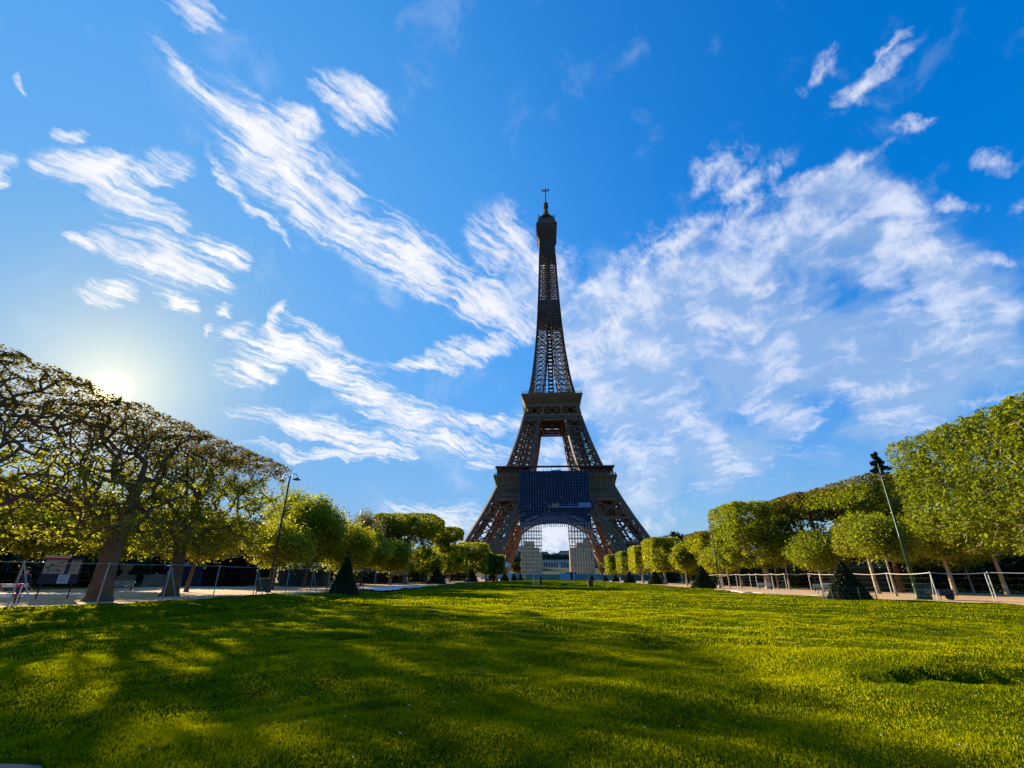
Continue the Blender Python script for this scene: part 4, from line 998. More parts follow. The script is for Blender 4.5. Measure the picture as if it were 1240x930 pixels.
make_tree('big clipped tree with a thick white lit trunk by the fence', (35.2, 82.0, 0), 4.2, .50,
          [((-.9, -.4, 9.6), (5.4, 6.4, 3.2), 9), ((-1.4, -.4, 6.6), (4.9, 6.0, 3.6), 4), ((4.6, -.4, 11.9), (2.6, 5.6, .9), 5)], 420, 24000, .24, LF_O, BARK_P, 73, group=RGp, spread=.38, shell=(7000, 'all'))
make_tree('flat topped clipped tree with open limbs, right of the white lit trunk', (43.0, 80.0, 0), 5.0, .40,
          [((.5, -1, 11.9), (6.6, 7.6, 1.6), 10), ((1.5, -2, 8.0), (4.4, 5.6, 2.6), 2.4, .5)], 330, 13000, .25, LF_O, BARK, 74, group=RGp, spread=.36, shell=(8000, 'all'), upper=(11.6, LF_B, .95, .9))
make_tree('flat topped clipped tree running behind the dark spruce', (44.0, 65.5, 0), 5.0, .40,
          [((-.4, 0, 11.6), (6.0, 8.6, 1.6), 10), ((.4, 0, 8.0), (5.0, 7.0, 2.8), 2.6, .6)], 330, 15000, .23, LF_O, BARK, 75, group=RGp, spread=.36, shell=(9000, 'all'), upper=(12.3, LF_B, .9, .9))
make_tree('brownish topped clipped tree right behind the far lamp post', (33.2, 98.0, 0), 3.6, .34,
          [((.2, 0, 7.7), (4.8, 5.8, 2.0), 9), ((.4, 0, 5.2), (4.2, 5.0, 2.8), 3)], 260, 13000, .27, LF_L, BARK_P, 76, group=RGp, spread=.36, shell=(4000, 'all'), upper=(9.1, LF_B, 1.0, .95))
young('small round headed tree left of the far lamp post', 28.6, 104.0, 8.2, 2.6, 77, LF_L, 2.6, n=7000, leaf=.26, bark=BARK_P, group=RGp, ry=3.2)
make_tree('box shaped clipped tree with pale trunk, largest of the square cut row', (27.9, 119.0, 0), 2.9, .32, [((0, 1.0, 6.5), (3.6, 6.2, 3.7), 12)], 240, 12000, .28, LF_L, BARK_P, 78, group=RGp, shell=(6000, 'all'), spread=.4)
make_tree('tall narrow box cut tree, second in the square cut row', (26.4, 138.0, 0), 2.7, .28, [((0, .5, 6.0), (2.7, 5.2, 3.4), 12)], 160, 9000, .3, LF_L, BARK_P, 79, group=RGp, shell=(4500, 'all'), spread=.38)
make_tree('box cut tree third in the square cut row', (25.9, 158.0, 0), 2.6, .28, [((0, 0, 5.7), (3.0, 6.0, 3.2), 12)], 150, 8000, .34, LF_O, BARK_P, 80, group=RGp, shell=(4000, 'all'), spread=.38)
make_tree('dark box cut tree nearest the right tower leg', (23.7, 174.0, 0), 2.4, .26, [((0, 0, 5.4), (2.6, 5.0, 3.1), 12)], 130, 7000, .34, LF_O, BARK_P, 81, group=RGp, shell=(3500, 'all'), spread=.38)
make_tree('dark green tree behind the round headed one', (33.5, 118.0, 0), 2.4, .30, [((0, 0, 5.2), (4.2, 5.0, 3.2), 2.6)], 130, 8000, .32, LF_O, BARK, 82, group=RGp, spread=.4)
young('airy grey green tree standing far behind the square cut row', 56.5, 215.0, 19.5, 9.0, 83, LF_D, 8.0, n=5200, leaf=.55, bark=BARK, tr=.4, np_=260, group='background trees')

slim('low leafy tree filling in behind the white gate', 36.5, 69.0, 7.4, 4.0, 85, 2.4, n=9000, tr=.12)
slim('low leafy tree behind the yew below the slim lamp post', 31.6, 92.0, 6.8, 3.8, 86, 2.2, n=8000, tr=.12, lm=LF_L)
slim('leafy tree behind the hand cart, between two slim pale trunks', 46.5, 60.5, 8.0, 4.6, 87, 2.6, n=10000, tr=.13)
# -- spruce
def spruce():
    T = empty('spruce_tree', (53.3, 76.5, 0), 'dark blue green spruce poking up behind the green lamp post', 'tree')
    rg = np.random.RandomState(91); H = 20.4
    m = MB(); m.tube((0, 0, -.1), (0, 0, H), .34, .03, n=8)
    tips = []
    z = 4.0; w_ = 0
    while z < H - .25:
        nb = 7 if H - z > 2 else 5; w_ += 1
        for j in range(nb):
            a = j * 2 * math.pi / nb + w_ * 1.1 + rg.uniform(-.25, .25); R = (.16 + min(4.6, .46 * (H - z))) * rg.uniform(.5, 1.15)
            zj = z + rg.uniform(-.42, .42); mid = Vector((R * .55 * math.cos(a), R * .55 * math.sin(a), zj - R * .20)); q = Vector((R * math.cos(a), R * math.sin(a), zj - R * rg.uniform(-.02, .22)))
            m.tube((0, 0, z), mid, .05, .035, n=5, cap=False); m.tube(mid, q, .035, .012, n=5, cap=False); tips.append((Vector((0, 0, z)), mid, q, R))
        z += .42 + .22 * min(1.6, (H - z) * .18)
    m.build('trunk', BARK, T)
    C = []
    for p, mid, q, R in tips:
        for j in range(int(30 + 75 * R)):
            t = rg.rand() ** .7; b = p.lerp(mid, t * 2) if t < .5 else mid.lerp(q, t * 2 - 1)
            w = .15 * (1.2 - t) + .03; C.append((b.x + rg.normal(0, w), b.y + rg.normal(0, w), b.z - abs(rg.normal(0, .17)) + .05))
    v, f = leaves(rg, np.array(C), .17, .5, 2.2); np_mesh('crown', v, f, NEEDLE, T)
spruce()

# -- yew cones
CG = 'yew cones along the lawn edges'
def yew(label, x, y, H, R, seed, n=26000, leaf=.07, squat=1.0):
    rg = np.random.RandomState(seed)
    T = empty('yew_cone', (x, y, 0), label, 'topiary', CG)
    def prof(t): return R * (1 - t) ** .92 * (1 - .10 * t) + R * .07 * np.maximum(0, 1 - t * 1.02) ** .3
    k = 40; core = MB(); core.lathe([(max(.02, float(prof(t)) - .14), t * (H - .1)) for t in np.linspace(0, 1, 16)], n=18)
    core.build('trunk', YEW, T, True)
    t = 1 - np.sqrt(rg.rand(n)); a = rg.uniform(0, 6.283, n); r = prof(t) * (1 + rg.normal(0, .045, n) + .04 * np.sin(a * 3 + t * 6 + seed))
    C = np.stack([r * np.cos(a), r * np.sin(a), t * H + rg.normal(0, .02, n)], 1)
    v, f = leaves(rg, C, leaf, .2, 1.8); np_mesh('crown', v, f, YEW, T)
    return T
yew('dark yew cone, largest by the tarpaulin', -17.7, 43.0, 3.2, 1.12, 101)
c1 = yew('dark yew cone with a wire guard at its foot, largest along the rope fence', 23.9, 41.7, 3.0, 1.36, 102)
y2 = yew('yew cone in front of the mushroom shaped tree', -22.3, 101, 3.25, 1.75, 103, 12000, .11)
place(y2, 25.4, 83.0, 0, .7, (1.0, 1.0, 1.06), 'yew cone below the slim double armed lamp post')
place(y2, -21.0, 140, 0, 1.4, (1, 1, 1.04), 'yew cone under the square cut tree')
place(y2, -16.9, 157, 0, 2.4, (1, 1, 1), 'yew cone beside the small cube shaped tree')
place(y2, 26.0, 121, 0, 2.0, (.95, .95, .97), 'yew cone under the largest box shaped tree')
place(y2, 23.4, 142, 0, 3.0, (.9, .9, .93), 'yew cone under the second box cut tree')
place(y2, -13.2, 160, 0, .3, (.85, .85, .85), 'yew cone at the foot of the left tower leg')
place(y2, -11.3, 176, 0, 1.0, (.7, .7, .80), 'small yew cone left of the blue containers')
place(y2, -9.9, 194, 0, 1.7, (.6, .6, .80), 'smallest yew cone beside the beige sheeted scaffold')
place(y2, 24.0, 174, 0, 4.0, (.7, .7, .75), 'yew cone at the foot of the right tower leg')
place(y2, 22.0, 187, 0, 4.6, (.65, .65, .68), 'small yew cone inside the right tower leg')
place(y2, 18.2, 200, 0, 5.0, (.6, .6, .68), 'small yew cone at the end of the grey green hoarding')

# -- dark shrubbery and background trees
def shrub(label, x, y, hx, hy, H, seed, lm, n=5000, leaf=.24, group=None):
    rg = np.random.RandomState(seed)
    T = empty('shrub', (x, y, 0), label, 'shrub', group)
    shp = [((0, 0, H * .48), (hx, hy, H * .55), 2.6), ((hx * .4, 0, H * .5), (hx * .6, hy * .8, H * .62), 2.4), ((-hx * .45, 0, H * .45), (hx * .55, hy * .9, H * .6), 2.4)]
    st = MB()
    for i in range(12):
        a = rg.uniform(0, 6.28); st.tube((rg.uniform(-.4, .4) * hx, rg.uniform(-.4, .4) * hy, -.1), (rg.uniform(-.8, .8) * hx, rg.uniform(-.8, .8) * hy, H * rg.uniform(.6, .95)), .06, .02, n=5)
    st.build('stem', BARK, T)
    C = sample_shape(rg, shp, n, .5); C = C[C[:, 2] > 0]
    C = C + .35 * np.sin(C[:, [1, 2, 0]] * 2.1 + seed)
    v, f = leaves(rg, C, leaf, .4, 1.4); np_mesh('crown', v, f, lm, T)
    return T
HG1, HG2 = 'dark shrubbery behind the wire fenced path', 'dark shrubbery behind the rope fenced path'
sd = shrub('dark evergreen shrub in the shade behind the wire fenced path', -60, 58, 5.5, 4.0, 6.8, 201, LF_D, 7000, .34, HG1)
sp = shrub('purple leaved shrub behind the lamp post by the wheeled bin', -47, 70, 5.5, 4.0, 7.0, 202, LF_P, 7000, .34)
for i, (x, y, s) in enumerate([(-66, 46, 1.05), (-70, 36, 1.0), (-62, 66, 1.1), (-55, 78, 1.1), (-50, 82, 1.0), (-43, 88, .9), (-70, 76, 1.3), (-37, 100, .7), (-36, 112, .7), (-33, 126, .7), (-40, 120, 1.0), (-31, 142, .7), (-28, 158, .6)]):
    place(sd, x, y, 0, i * 1.3, (s, s, s), None)
place(sp, -57, 90, 0, 1, (1.0, 1, 1.05), 'purple leaved shrub behind the dark green kiosk')
place(sp, 52, 92, 0, 2, (.9, .9, .85), 'purple leaved shrub behind the rope fenced path')
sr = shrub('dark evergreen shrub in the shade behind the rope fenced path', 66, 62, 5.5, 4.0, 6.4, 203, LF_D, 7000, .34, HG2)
for i, (x, y, s) in enumerate([(74, 54, 1.1), (62, 72, 1.0), (58, 82, 1.0), (55, 90, .9), (50, 100, .9), (46, 110, .8), (43, 122, .8), (40, 135, .7), (37, 150, .6), (78, 68, 1.2), (68, 84, 1.2), (84, 58, 1.2)]):
    place(sr, x, y, 0, i * 1.7, (s, s, s), None)
ll = shrub('low pale green shrub on the grass behind the white lit trunk', 48, 98, 2.4, 2.0, 2.6, 204, LF_L, 2600, .2)
place(ll, 50.5, 76, 0, 2, (1.0, 1, .8), 'low rounded green shrub right of the green lamp post')
b1 = young('bushy background tree in the mass behind the wire fenced path', -66, 84, 13.0, 6.5, 211, LF_O, 3.0, n=7000, leaf=.42, group='background trees behind the wire fenced path', tr=.3)
b2 = young('bushy background tree in the mass behind the rope fenced path', 66, 96, 12.5, 6.5, 212, LF_O, 3.0, n=7000, leaf=.42, group='background trees behind the rope fenced path', tr=.3)
for i, (x, y, s) in enumerate([(-80, 66, .8), (-78, 100, 1.0), (-60, 104, .95), (-52, 122, .9), (-72, 130, 1.0), (-46, 140, .8), (-60, 150, .95), (-40, 165, .75), (-52, 180, .8), (-38, 195, .7), (-70, 190, 1.0), (-88, 52, .62), (-84, 40, .6)]):
    place(b1, x, y, 0, i * 2.1, (s, s, s))
for i, (x, y, s) in enumerate([(82, 84, .9), (78, 112, 1.0), (60, 118, .95), (52, 136, .8), (70, 140, .9), (46, 160, .7), (60, 170, .8), (42, 190, .62), (54, 200, .7), (92, 72, .95), (72, 180, .9)]):
    place(b2, x, y, 0, i * 1.9, (s, s, s))

# ------------------------------------------------------------------ street furniture and fences
GREEN = mat('paint_park_green', (0.011, 0.050, 0.026), .45, .4, .1, .2, 2)
DKGREEN = mat('paint_dark_green', (0.014, 0.032, 0.024), .5, .35, .1, .25, 2)
STEEL = mat('galvanised', (0.30, 0.32, 0.31), .5, .4, .5, .25, 3)
WHITE = mat('paint_white', (0.56, 0.55, 0.51), .6, .3, 0, .12, 3)
WIRE = mat('wire_dull', (.10, .12, .11), .6, .3, .2)
ROPE = mat('rope_white', (0.52, 0.50, 0.45), .8, .2, 0, .15, 4)
REDP = mat('paint_red', (0.45, 0.03, 0.03), .5)
NAVY = mat('board_navy', (0.012, 0.018, 0.05), .5, .3, 0, .2, 2)
PAPER = mat('paper_cream', (0.40, 0.39, 0.33), .8, .2, 0, .08, 4)
PAPERB = mat('paper_blue', (0.42, 0.58, 0.78), .8, .2, 0, .08, 4)
INK = mat('ink_grey', (0.12, 0.16, 0.15), .8)
INKR = mat('ink_red', (0.45, 0.10, 0.09), .8)
WOOD = mat('wood_brown', (0.17, 0.095, 0.05), .7, .2, 0, .3, 3)
RUBBER = mat('rubber_black', (0.015, 0.015, 0.016), .8)
ASPH = mat('slate_grey', (0.10, 0.10, 0.11), .7)

LAMPG = 'tall double armed park lamps'
def lamp(label, x, y, H, rz, m, arms=True):
    T = empty('street_lamp', (x, y, 0), label, 'street lamp', LAMPG, rz)
    b = MB(); b.lathe([(.26, -.1), (.26, .12), (.20, .3), (.17, 1.0), (.20, 1.05), (.15, 1.3)], n=12); b.build('base', m, T, True)
    p = MB(); p.lathe([(.14, 1.2), (.125, H * .45), (.15, H * .45 + .05), (.11, H * .46 + .15), (.085, H - .4), (.085, H - .38), (.05, H - .2), (.035, H + .75), (.01, H + .95)], n=10); p.build('pole', m, T, True)
    for s in (-1, 1):
        a = MB(); pts = [Vector((s * (.05 + .95 * (1 - math.cos(t)) / 2 * 1.05), 0, H - .45 + .5 * math.sin(t) + .22 * t / 3.14)) for t in np.linspace(0, math.pi * .95, 9)]
        a.path(pts, .035); e = pts[-1]
        a = a.build('arm', m, T)
        h = MB(); h.lathe([(.05, .02), (.06, -.08), (.16, -.16), (.36, -.26), (.40, -.31), (.37, -.33)], (e.x, 0, e.z), 16); h.build('lamp_shade', m, a, True)
        g_ = MB(); g_.lathe([(.30, -.335), (.22, -.39), (.05, -.41)], (e.x, 0, e.z), 14); g_.build('lens', WHITE, a, True)
    bx = MB(); bx.box((.0, -.14, 1.9), (.2, .1, .3)); bx.build('switch_box', m, T)
    return T
lamp('dark double armed lamp post rising over the wire fenced path beside the wheeled bin', -26.7, 46.8, 11.2, -.35, DKGREEN)
lamp('green lamp post leaning into the sky before the spruce by the rope fence', 31.1, 44.6, 10.7, 1.0, GREEN)
lamp('slim double armed lamp post behind the second yew cone by the rope fence', 28.6, 84.8, 9.0, .1, DKGREEN)
lamp('dark lamp post seen against the mushroom shaped clipped tree', -26.9, 108.0, 9.6, .6, DKGREEN)
lamp('dark lamp post seen against the square cut trees, left of the tower', -20.4, 133.0, 8.6, .6, DKGREEN)
lamp('farthest dark lamp post by the small cube tree', -15.6, 145.0, 6.6, .6, DKGREEN)

def gz(x, y): return 0.0
def fence(label, posts, H, m, rail_m, rail_r, loc_z=0.0, doubles=(), braces=(), sag=.05, group=None, foot=True):
    o = posts[0]; T = empty('wire_fence', (o[0], o[1], loc_z), label, 'fence', group)
    R = [Vector((p[0] - o[0], p[1] - o[1], 0)) for p in posts]
    for i, p in enumerate(R):
        b = MB(); b.tube(p + Vector((0, 0, -.15)), p + Vector((0, 0, H + .04)), .034, n=8); b.tube(p + Vector((0, 0, H - .02)), p + Vector((0, 0, H + .06)), .05, n=8)
        if i in doubles:
            d = (R[min(i + 1, len(R) - 1)] - R[max(i - 1, 0)]).normalized() * .16
            b.tube(p + d + Vector((0, 0, -.15)), p + d + Vector((0, 0, H)), .03, n=8)
            for z in (.7, 1.35, H - .05): b.tube(p + Vector((0, 0, z)), p + d + Vector((0, 0, z)), .03, n=6)
        if i not in doubles: b.tube(p + Vector((0, 0, H * .72)), p + Vector((0, 0, H * .72 + .07)), .045, n=8)
        po = b.build('post', m, T)
        if i in braces:
            d = (R[min(i + 1, len(R) - 1)] - R[max(i - 1, 0)]).normalized() * .75
            nrm = Vector((-d.y, d.x, 0)).normalized() * .3
            MB().tube(p + d - nrm + Vector((0, 0, -.1)), p + Vector((0, 0, H - .08)), .028, n=8).build('brace', m, po)
    r = MB()
    for a, b in zip(R[:-1], R[1:]):
        n = 8; pts = [a.lerp(b, t) + Vector((0, 0, H - sag * 4 * t * (1 - t))) for t in np.linspace(0, 1, n + 1)]
        r.path(pts, rail_r, 6)
    r.build('top_rail', rail_m, T)
    w = MB()
    for a, b in zip(R[:-1], R[1:]):
        L_ = (b - a).length
        for z in (.35, .8, 1.25, 1.65):
            w.tube(a + Vector((0, 0, z)), b + Vector((0, 0, z)), .0032, n=4, cap=False)
        k = max(2, int(L_ / .5))
        for j in range(1, k): w.tube(a.lerp(b, j / k) + Vector((0, 0, .05)), a.lerp(b, j / k) + Vector((0, 0, H - .02)), .002, n=3, cap=False)
    w.build('wire_mesh', WIRE, T)
    return T
fence('grey tube post wire fence along the wire fenced gravel path',
      [(-28.5, 17.0), (-25.6, 22.6), (-23.95, 25.6), (-22.4, 28.2), (-22.3, 32.5), (-21.7, 36.1), (-21.1, 39.6), (-20.3, 42.2), (-21.4, 48.0), (-21.9, 54.3), (-21.6, 62), (-22.0, 70), (-23, 80)],
      2.1, STEEL, STEEL, .018, braces=(1, 3, 5, 7, 9), sag=.03)
fence('wire fence with a sagging white rope rail along the rope fenced gravel path',
      [(41, 27), (32.3, 38.7), (29.7, 40.6), (31.4, 48.2), (30.7, 52.2), (29.9, 59.0), (27.9, 60.4), (28.1, 64.2), (27.9, 68.4), (28.6, 72.2), (28.6, 77.2), (28.5, 84.0), (28.4, 94)],
      2.05, WHITE, ROPE, .027, doubles=(1,), braces=(2, 4, 7, 11), sag=.10)
# wire guard round the first yew on the right and left
def guard(label, x, y, r, H, col):
    T = empty('tree_guard', (x, y, 0), label, 'tree guard', 'wire guards round the yew feet')
    pts = [Vector((r * math.cos(a), r * math.sin(a), 0)) for a in np.linspace(.4, .4 + 2 * math.pi, 7)][:-1]
    for p in pts: MB().tube(p + Vector((0, 0, -.15)), p + Vector((0, 0, H)), .035, n=6).build('stake', col, T)
    w = MB()
    for a, b in zip(pts, pts[1:] + pts[:1]):
        for z in (.1, .35, .6, H - .05): w.tube(a + Vector((0, 0, z)), b + Vector((0, 0, z)), .012, n=4)
        for j in range(1, 8): w.tube(a.lerp(b, j / 8), a.lerp(b, j / 8) + Vector((0, 0, H - .05)), .005, n=3)
    w.build('wire_mesh', col, T)
guard('low green wire guard round the wire guarded yew', 23.9, 41.7, 1.75, .95, GREEN)
guard('low dark wire guard round the yew by the tarpaulin', -17.6, 43.0, 1.55, .9, DKGREEN)

def face_cam(x, y): return math.atan2(-x, y) * 1.0       # local -Y looks at the camera
# notice board
def notice():
    x, y = -33.2, 31.9; T = empty('notice_board', (x, y, 0), 'dark notice board on two posts with posters and a small blue sheet', 'notice board', rz=-math.atan2(x, y))
    T.scale = (.68, .75, .86)
    for s in (-1, 1): MB().box((s * 1.15, .1, .55), (.12, .12, 1.3)).build('leg', NAVY, T)
    MB().box((0, .1, 2.05), (3.0, .14, 2.0)).build('panel', NAVY, T)
    a = MB(); a.box((-.55, 0.05, 3.12), (1.9, .5, .10)); a.box((-.55, -.22, 3.02), (1.9, .06, .12)); a.build('canopy', WHITE, T)
    MB().box((.98, 0.05, 3.14), (1.1, .5, .12)).build('canopy', NAVY, T)
    MB().box((-.55, -.27, 2.93), (1.86, .04, .08)).build('stripe', REDP, T)
    p = MB().box((-.55, .015, 2.33), (1.6, .03, 1.05)).build('poster', PAPER, T)
    k = MB(); rg = random.Random(4)
    for i in range(9): k.box((-.55 + rg.uniform(-.6, .5), -.005, 2.33 + rg.uniform(-.4, .4)), (rg.uniform(.12, .4), .012, rg.uniform(.08, .2)))
    k.build('print', INK, p); MB().box((-.30, -.012, 2.36), (.85, .012, .08)).build('print', INKR, p)
    p = MB().box((.95, .015, 2.33), (.75, .03, 1.1)).build('poster', PAPER, T)
    k = MB()
    for i in range(9): k.box((.95 - .03 * (i % 3), -.005, 2.76 - i * .105), (.56 - .06 * (i % 3), .012, .035))
    k.box((.95, -.005, 2.83), (.66, .012, .08)); k.build('print', INK, p)
    p = MB().box((.36, .012, 1.42), (.85, .03, .66)).build('sheet', PAPERB, T)
    k = MB()
    for i in range(6): k.box((.36, -.006, 1.64 - i * .085), (.62 - .1 * (i % 2), .01, .02))
    k.build('print', INK, p)
notice()
def shed(name, label, cat, x, y, w, d, H, wallm, roofm, sign=False, rz=None):
    T = empty(name, (x, y, 0), label, cat, rz=-math.atan2(x, y) * .5 if rz is None else rz)
    MB().box((0, 0, H * .44), (w, d, H * .88)).build('wall', wallm, T)
    r = MB(); hw, hd = w / 2 + .45, d / 2 + .45; z0, z1 = H * .88, H
    r.add([(-hw, -hd, z0), (hw, -hd, z0), (hw, hd, z0), (-hw, hd, z0), (-hw, -hd, z0 + .12), (hw, -hd, z0 + .12), (hw, hd, z0 + .12), (-hw, hd, z0 + .12), (-hw * .45, 0, z1 + .25), (hw * .45, 0, z1 + .25)],
          [(0, 3, 2, 1), (0, 1, 5, 4), (1, 2, 6, 5), (2, 3, 7, 6), (3, 0, 4, 7), (4, 5, 9, 8), (6, 7, 8, 9), (5, 6, 9), (7, 4, 8)]); r.build('roof', roofm, T)
    MB().box((-w * .12, -d / 2 - .03, H * .36), (1.1, .06, H * .72)).build('door', DARK, T)
    s = MB().box((w * .27, -d / 2 - .03, H * .5), (w * .3, .06, H * .34)); s.build('shutter', DARK, T)
    if sign: MB().box((-w * .30, -d / 2 - .06, H * .56), (1.5, .05, .85)).build('sign', PAPERB, T)
    return T
shed('park_kiosk', 'dark green kiosk with a low roof behind the grey wire fence', 'kiosk', -35.9, 72.5, 6.2, 4.0, 3.1, DKGREEN, DKGREEN)
shed('park_kiosk', 'dark kiosk with a pale edged roof behind the wire guarded yew', 'kiosk', 43.4, 72.2, 6.6, 4.0, 3.3, DKGREEN, ASPH)
shed('site_booth', 'dark blue booth with a pale sign behind the second thick trunk', 'booth', -50.0, 66.5, 4.4, 2.6, 2.8, NAVY, NAVY, True)
STONE_D = mat('stone_dimmed', (0.20, 0.175, 0.12), .95, .1, 0, .35, .9, bump=.4)  # pale stone, its colour darkened to stand for the dim light there
def urn():
    T = empty('stone_urn', (-50.6, 56.6, .05), 'pale stone urn on a pedestal at the back of the wire fenced path', 'urn')
    p = MB(); p.box((0, 0, .12), (1.3, 1.3, .3)); p.box((0, 0, .7), (1.0, 1.0, .95)); p.box((0, 0, 1.2), (1.2, 1.2, .14)); p.build('pedestal', STONE_D, T)
    MB().lathe([(.45, 1.27), (.30, 1.5), (.16, 1.62), (.2, 1.72), (.52, 1.95), (.60, 2.25), (.72, 2.55), (.80, 2.62), (.70, 2.62), (.5, 2.4)], n=20).build('vase', STONE_D, T, True)
urn()
def low_wall():
    T = empty('stone_wall', (-50.5, 61.5, 0), 'low pale stone wall with a dark gap behind the wire fenced path', 'wall', rz=.7)
    MB().box((-2.6, 0, .7), (1.0, .8, 1.5)).build('pier', STONE_D, T); MB().box((.4, 0, .65), (3.4, .6, 1.4)).build('panel', STONE_D, T); MB().box((.4, 0, 1.42), (3.6, .8, .14)).build('coping', STONE_D, T)
low_wall()
def wheelie():
    T = empty('wheeled_bin', (-25.2, 43.2, 0), 'dark green wheeled bin on the wire fenced path beside the lamp post', 'bin', rz=.5)
    b = MB(); b.add([(-.45, -.4, .18), (.45, -.4, .18), (.45, .35, .18), (-.45, .35, .18), (-.58, -.5, 1.2), (.58, -.5, 1.2), (.58, .5, 1.2), (-.58, .5, 1.2)], [(0, 3, 2, 1), (4, 5, 6, 7), (0, 1, 5, 4), (1, 2, 6, 5), (2, 3, 7, 6), (3, 0, 4, 7)]); b.build('body', DKGREEN, T)
    MB().box((0, 0, 1.24), (1.24, 1.1, .09)).build('lid', DKGREEN, T)
    for s in (-1, 1): MB().tube((s * .5, .36, .12), (s * .42, .36, .12), .13, n=14).build('wheel', RUBBER, T)
    MB().tube((-.45, .56, 1.12), (.45, .56, 1.12), .03).build('handle', DKGREEN, T)
wheelie()
def litter():
    T = empty('litter_bin', (31.0, 44.0, 0), 'green ring litter stand with a hanging bag at the foot of the green lamp', 'litter bin')
    MB().lathe([(.30, 1.0), (.33, 1.03), (.33, 1.09), (.30, 1.11)], (.75, .3, 0), 16).build('ring', GREEN, T)
    MB().lathe([(.26, .42), (.31, .6), (.29, .98)], (.75, .3, 0), 14).build('bag', mat('bag_dark', (.04, .07, .055), .35, .5), T, True)
    MB().tube((.75, .66, -.1), (.75, .66, 1.25), .04).build('post', GREEN, T)
    T = empty('folding_sign', (31.7, 44.6, 0), 'green folding board standing open beside the litter stand', 'sign board', rz=-.5)
    for s in (-1, 1):
        m = MB(); m.box((0, s * .26, .62), (.75, .05, 1.25), rx=s * .2); m.build('panel', GREEN, T)
    T = empty('hand_cart', (33.2, 44.4, 0), 'dark two wheeled hand cart parked beside the green folding board', 'cart', rz=-.4)
    MB().box((0, 0, .55), (.95, .6, .5)).build('body', NAVY, T)
    for s in (-1, 1): MB().tube((.2, s * .36, .22), (.2, s * .30, .22), .22, n=16).build('wheel', RUBBER, T)
    m = MB(); m.path([(-.45, -.25, .6), (-.75, -.25, 1.15), (-.75, .25, 1.15), (-.45, .25, .6)], .025); m.build('handle', NAVY, T)
    MB().tube((-.4, 0, .32), (-.4, 0, -.03), .03).build('leg', NAVY, T)
litter()
BG = 'benches along the paths'
def bench(label, x, y, rz, m):
    T = empty('park_bench', (x, y, 0), label, 'bench', BG, rz)
    s = MB(); 
    for i in range(4): s.box((0, -.2 + i * .13, .45), (1.8, .10, .04))
    s.build('seat', m, T)
    s = MB()
    for i in range(3): s.box((0, .30 + i * .03, .58 + i * .14), (1.8, .04, .10), rx=-.2)
    s.build('backrest', m, T)
    for k in (-1, 1):
        l = MB(); l.bar((k * .75, -.22, 0), (k * .75, -.2, .43), .06); l.bar((k * .75, .3, 0), (k * .75, .38, .9), .06); l.bar((k * .75, -.22, .41), (k * .75, .3, .41), .05); l.build('leg', DKGREEN, T)
bench('grey bench between the two thick trunks by the wire fence', -41.0, 46.0, .8, STEEL)
bench('white bench behind the fence, left of the white lit trunk', 32.3, 76.5, -.3, WHITE)
bench('white bench between the second and third yew cones by the rope fence', 28.6, 98.0, -.2, WHITE)
bench('pale green bench beside the white gate', 35.0, 66.5, -.4, mat('bench_green', (.35, .45, .3), .6))
def gate():
    T = empty('metal_gate', (30.2, 57.2, 0), 'white tube gate panel standing by the rope fence', 'gate', rz=-.75)
    f = MB(); f.tube((0, 0, -.1), (0, 0, 2.1), .07, n=8); f.build('post', WHITE, T)
    f = MB()
    for z in (.45, 1.05): f.box((.95, 0, z), (1.8, .05, .09))
    f.box((1.85, 0, .7), (.08, .05, .9)); f.build('rail', WHITE, T)
    MB().bar((0, 0, 1.3), (-.6, .2, 0), .05).build('brace', GREEN, T)
gate()
def barrier():
    T = empty('crowd_barrier', (-27.2, 23.0, 0), 'red and white plank barrier behind the fence at the sunward border', 'barrier', rz=.85)
    for z in (.55, 1.0):
        MB().box((0, 0, z), (2.4, .05, .16)).build('plank', WHITE, T)
        for k in (-.7, .1, .9): MB().box((k, -.028, z), (.34, .03, .155)).build('band', REDP, T)
    for s in (-1, 1):
        l = MB(); l.bar((s * 1.0, -.3, 0), (s * 1.0, 0, 1.05), .06); l.bar((s * 1.0, .3, 0), (s * 1.0, 0, 1.05), .06); l.build('leg', WHITE, T)
barrier()
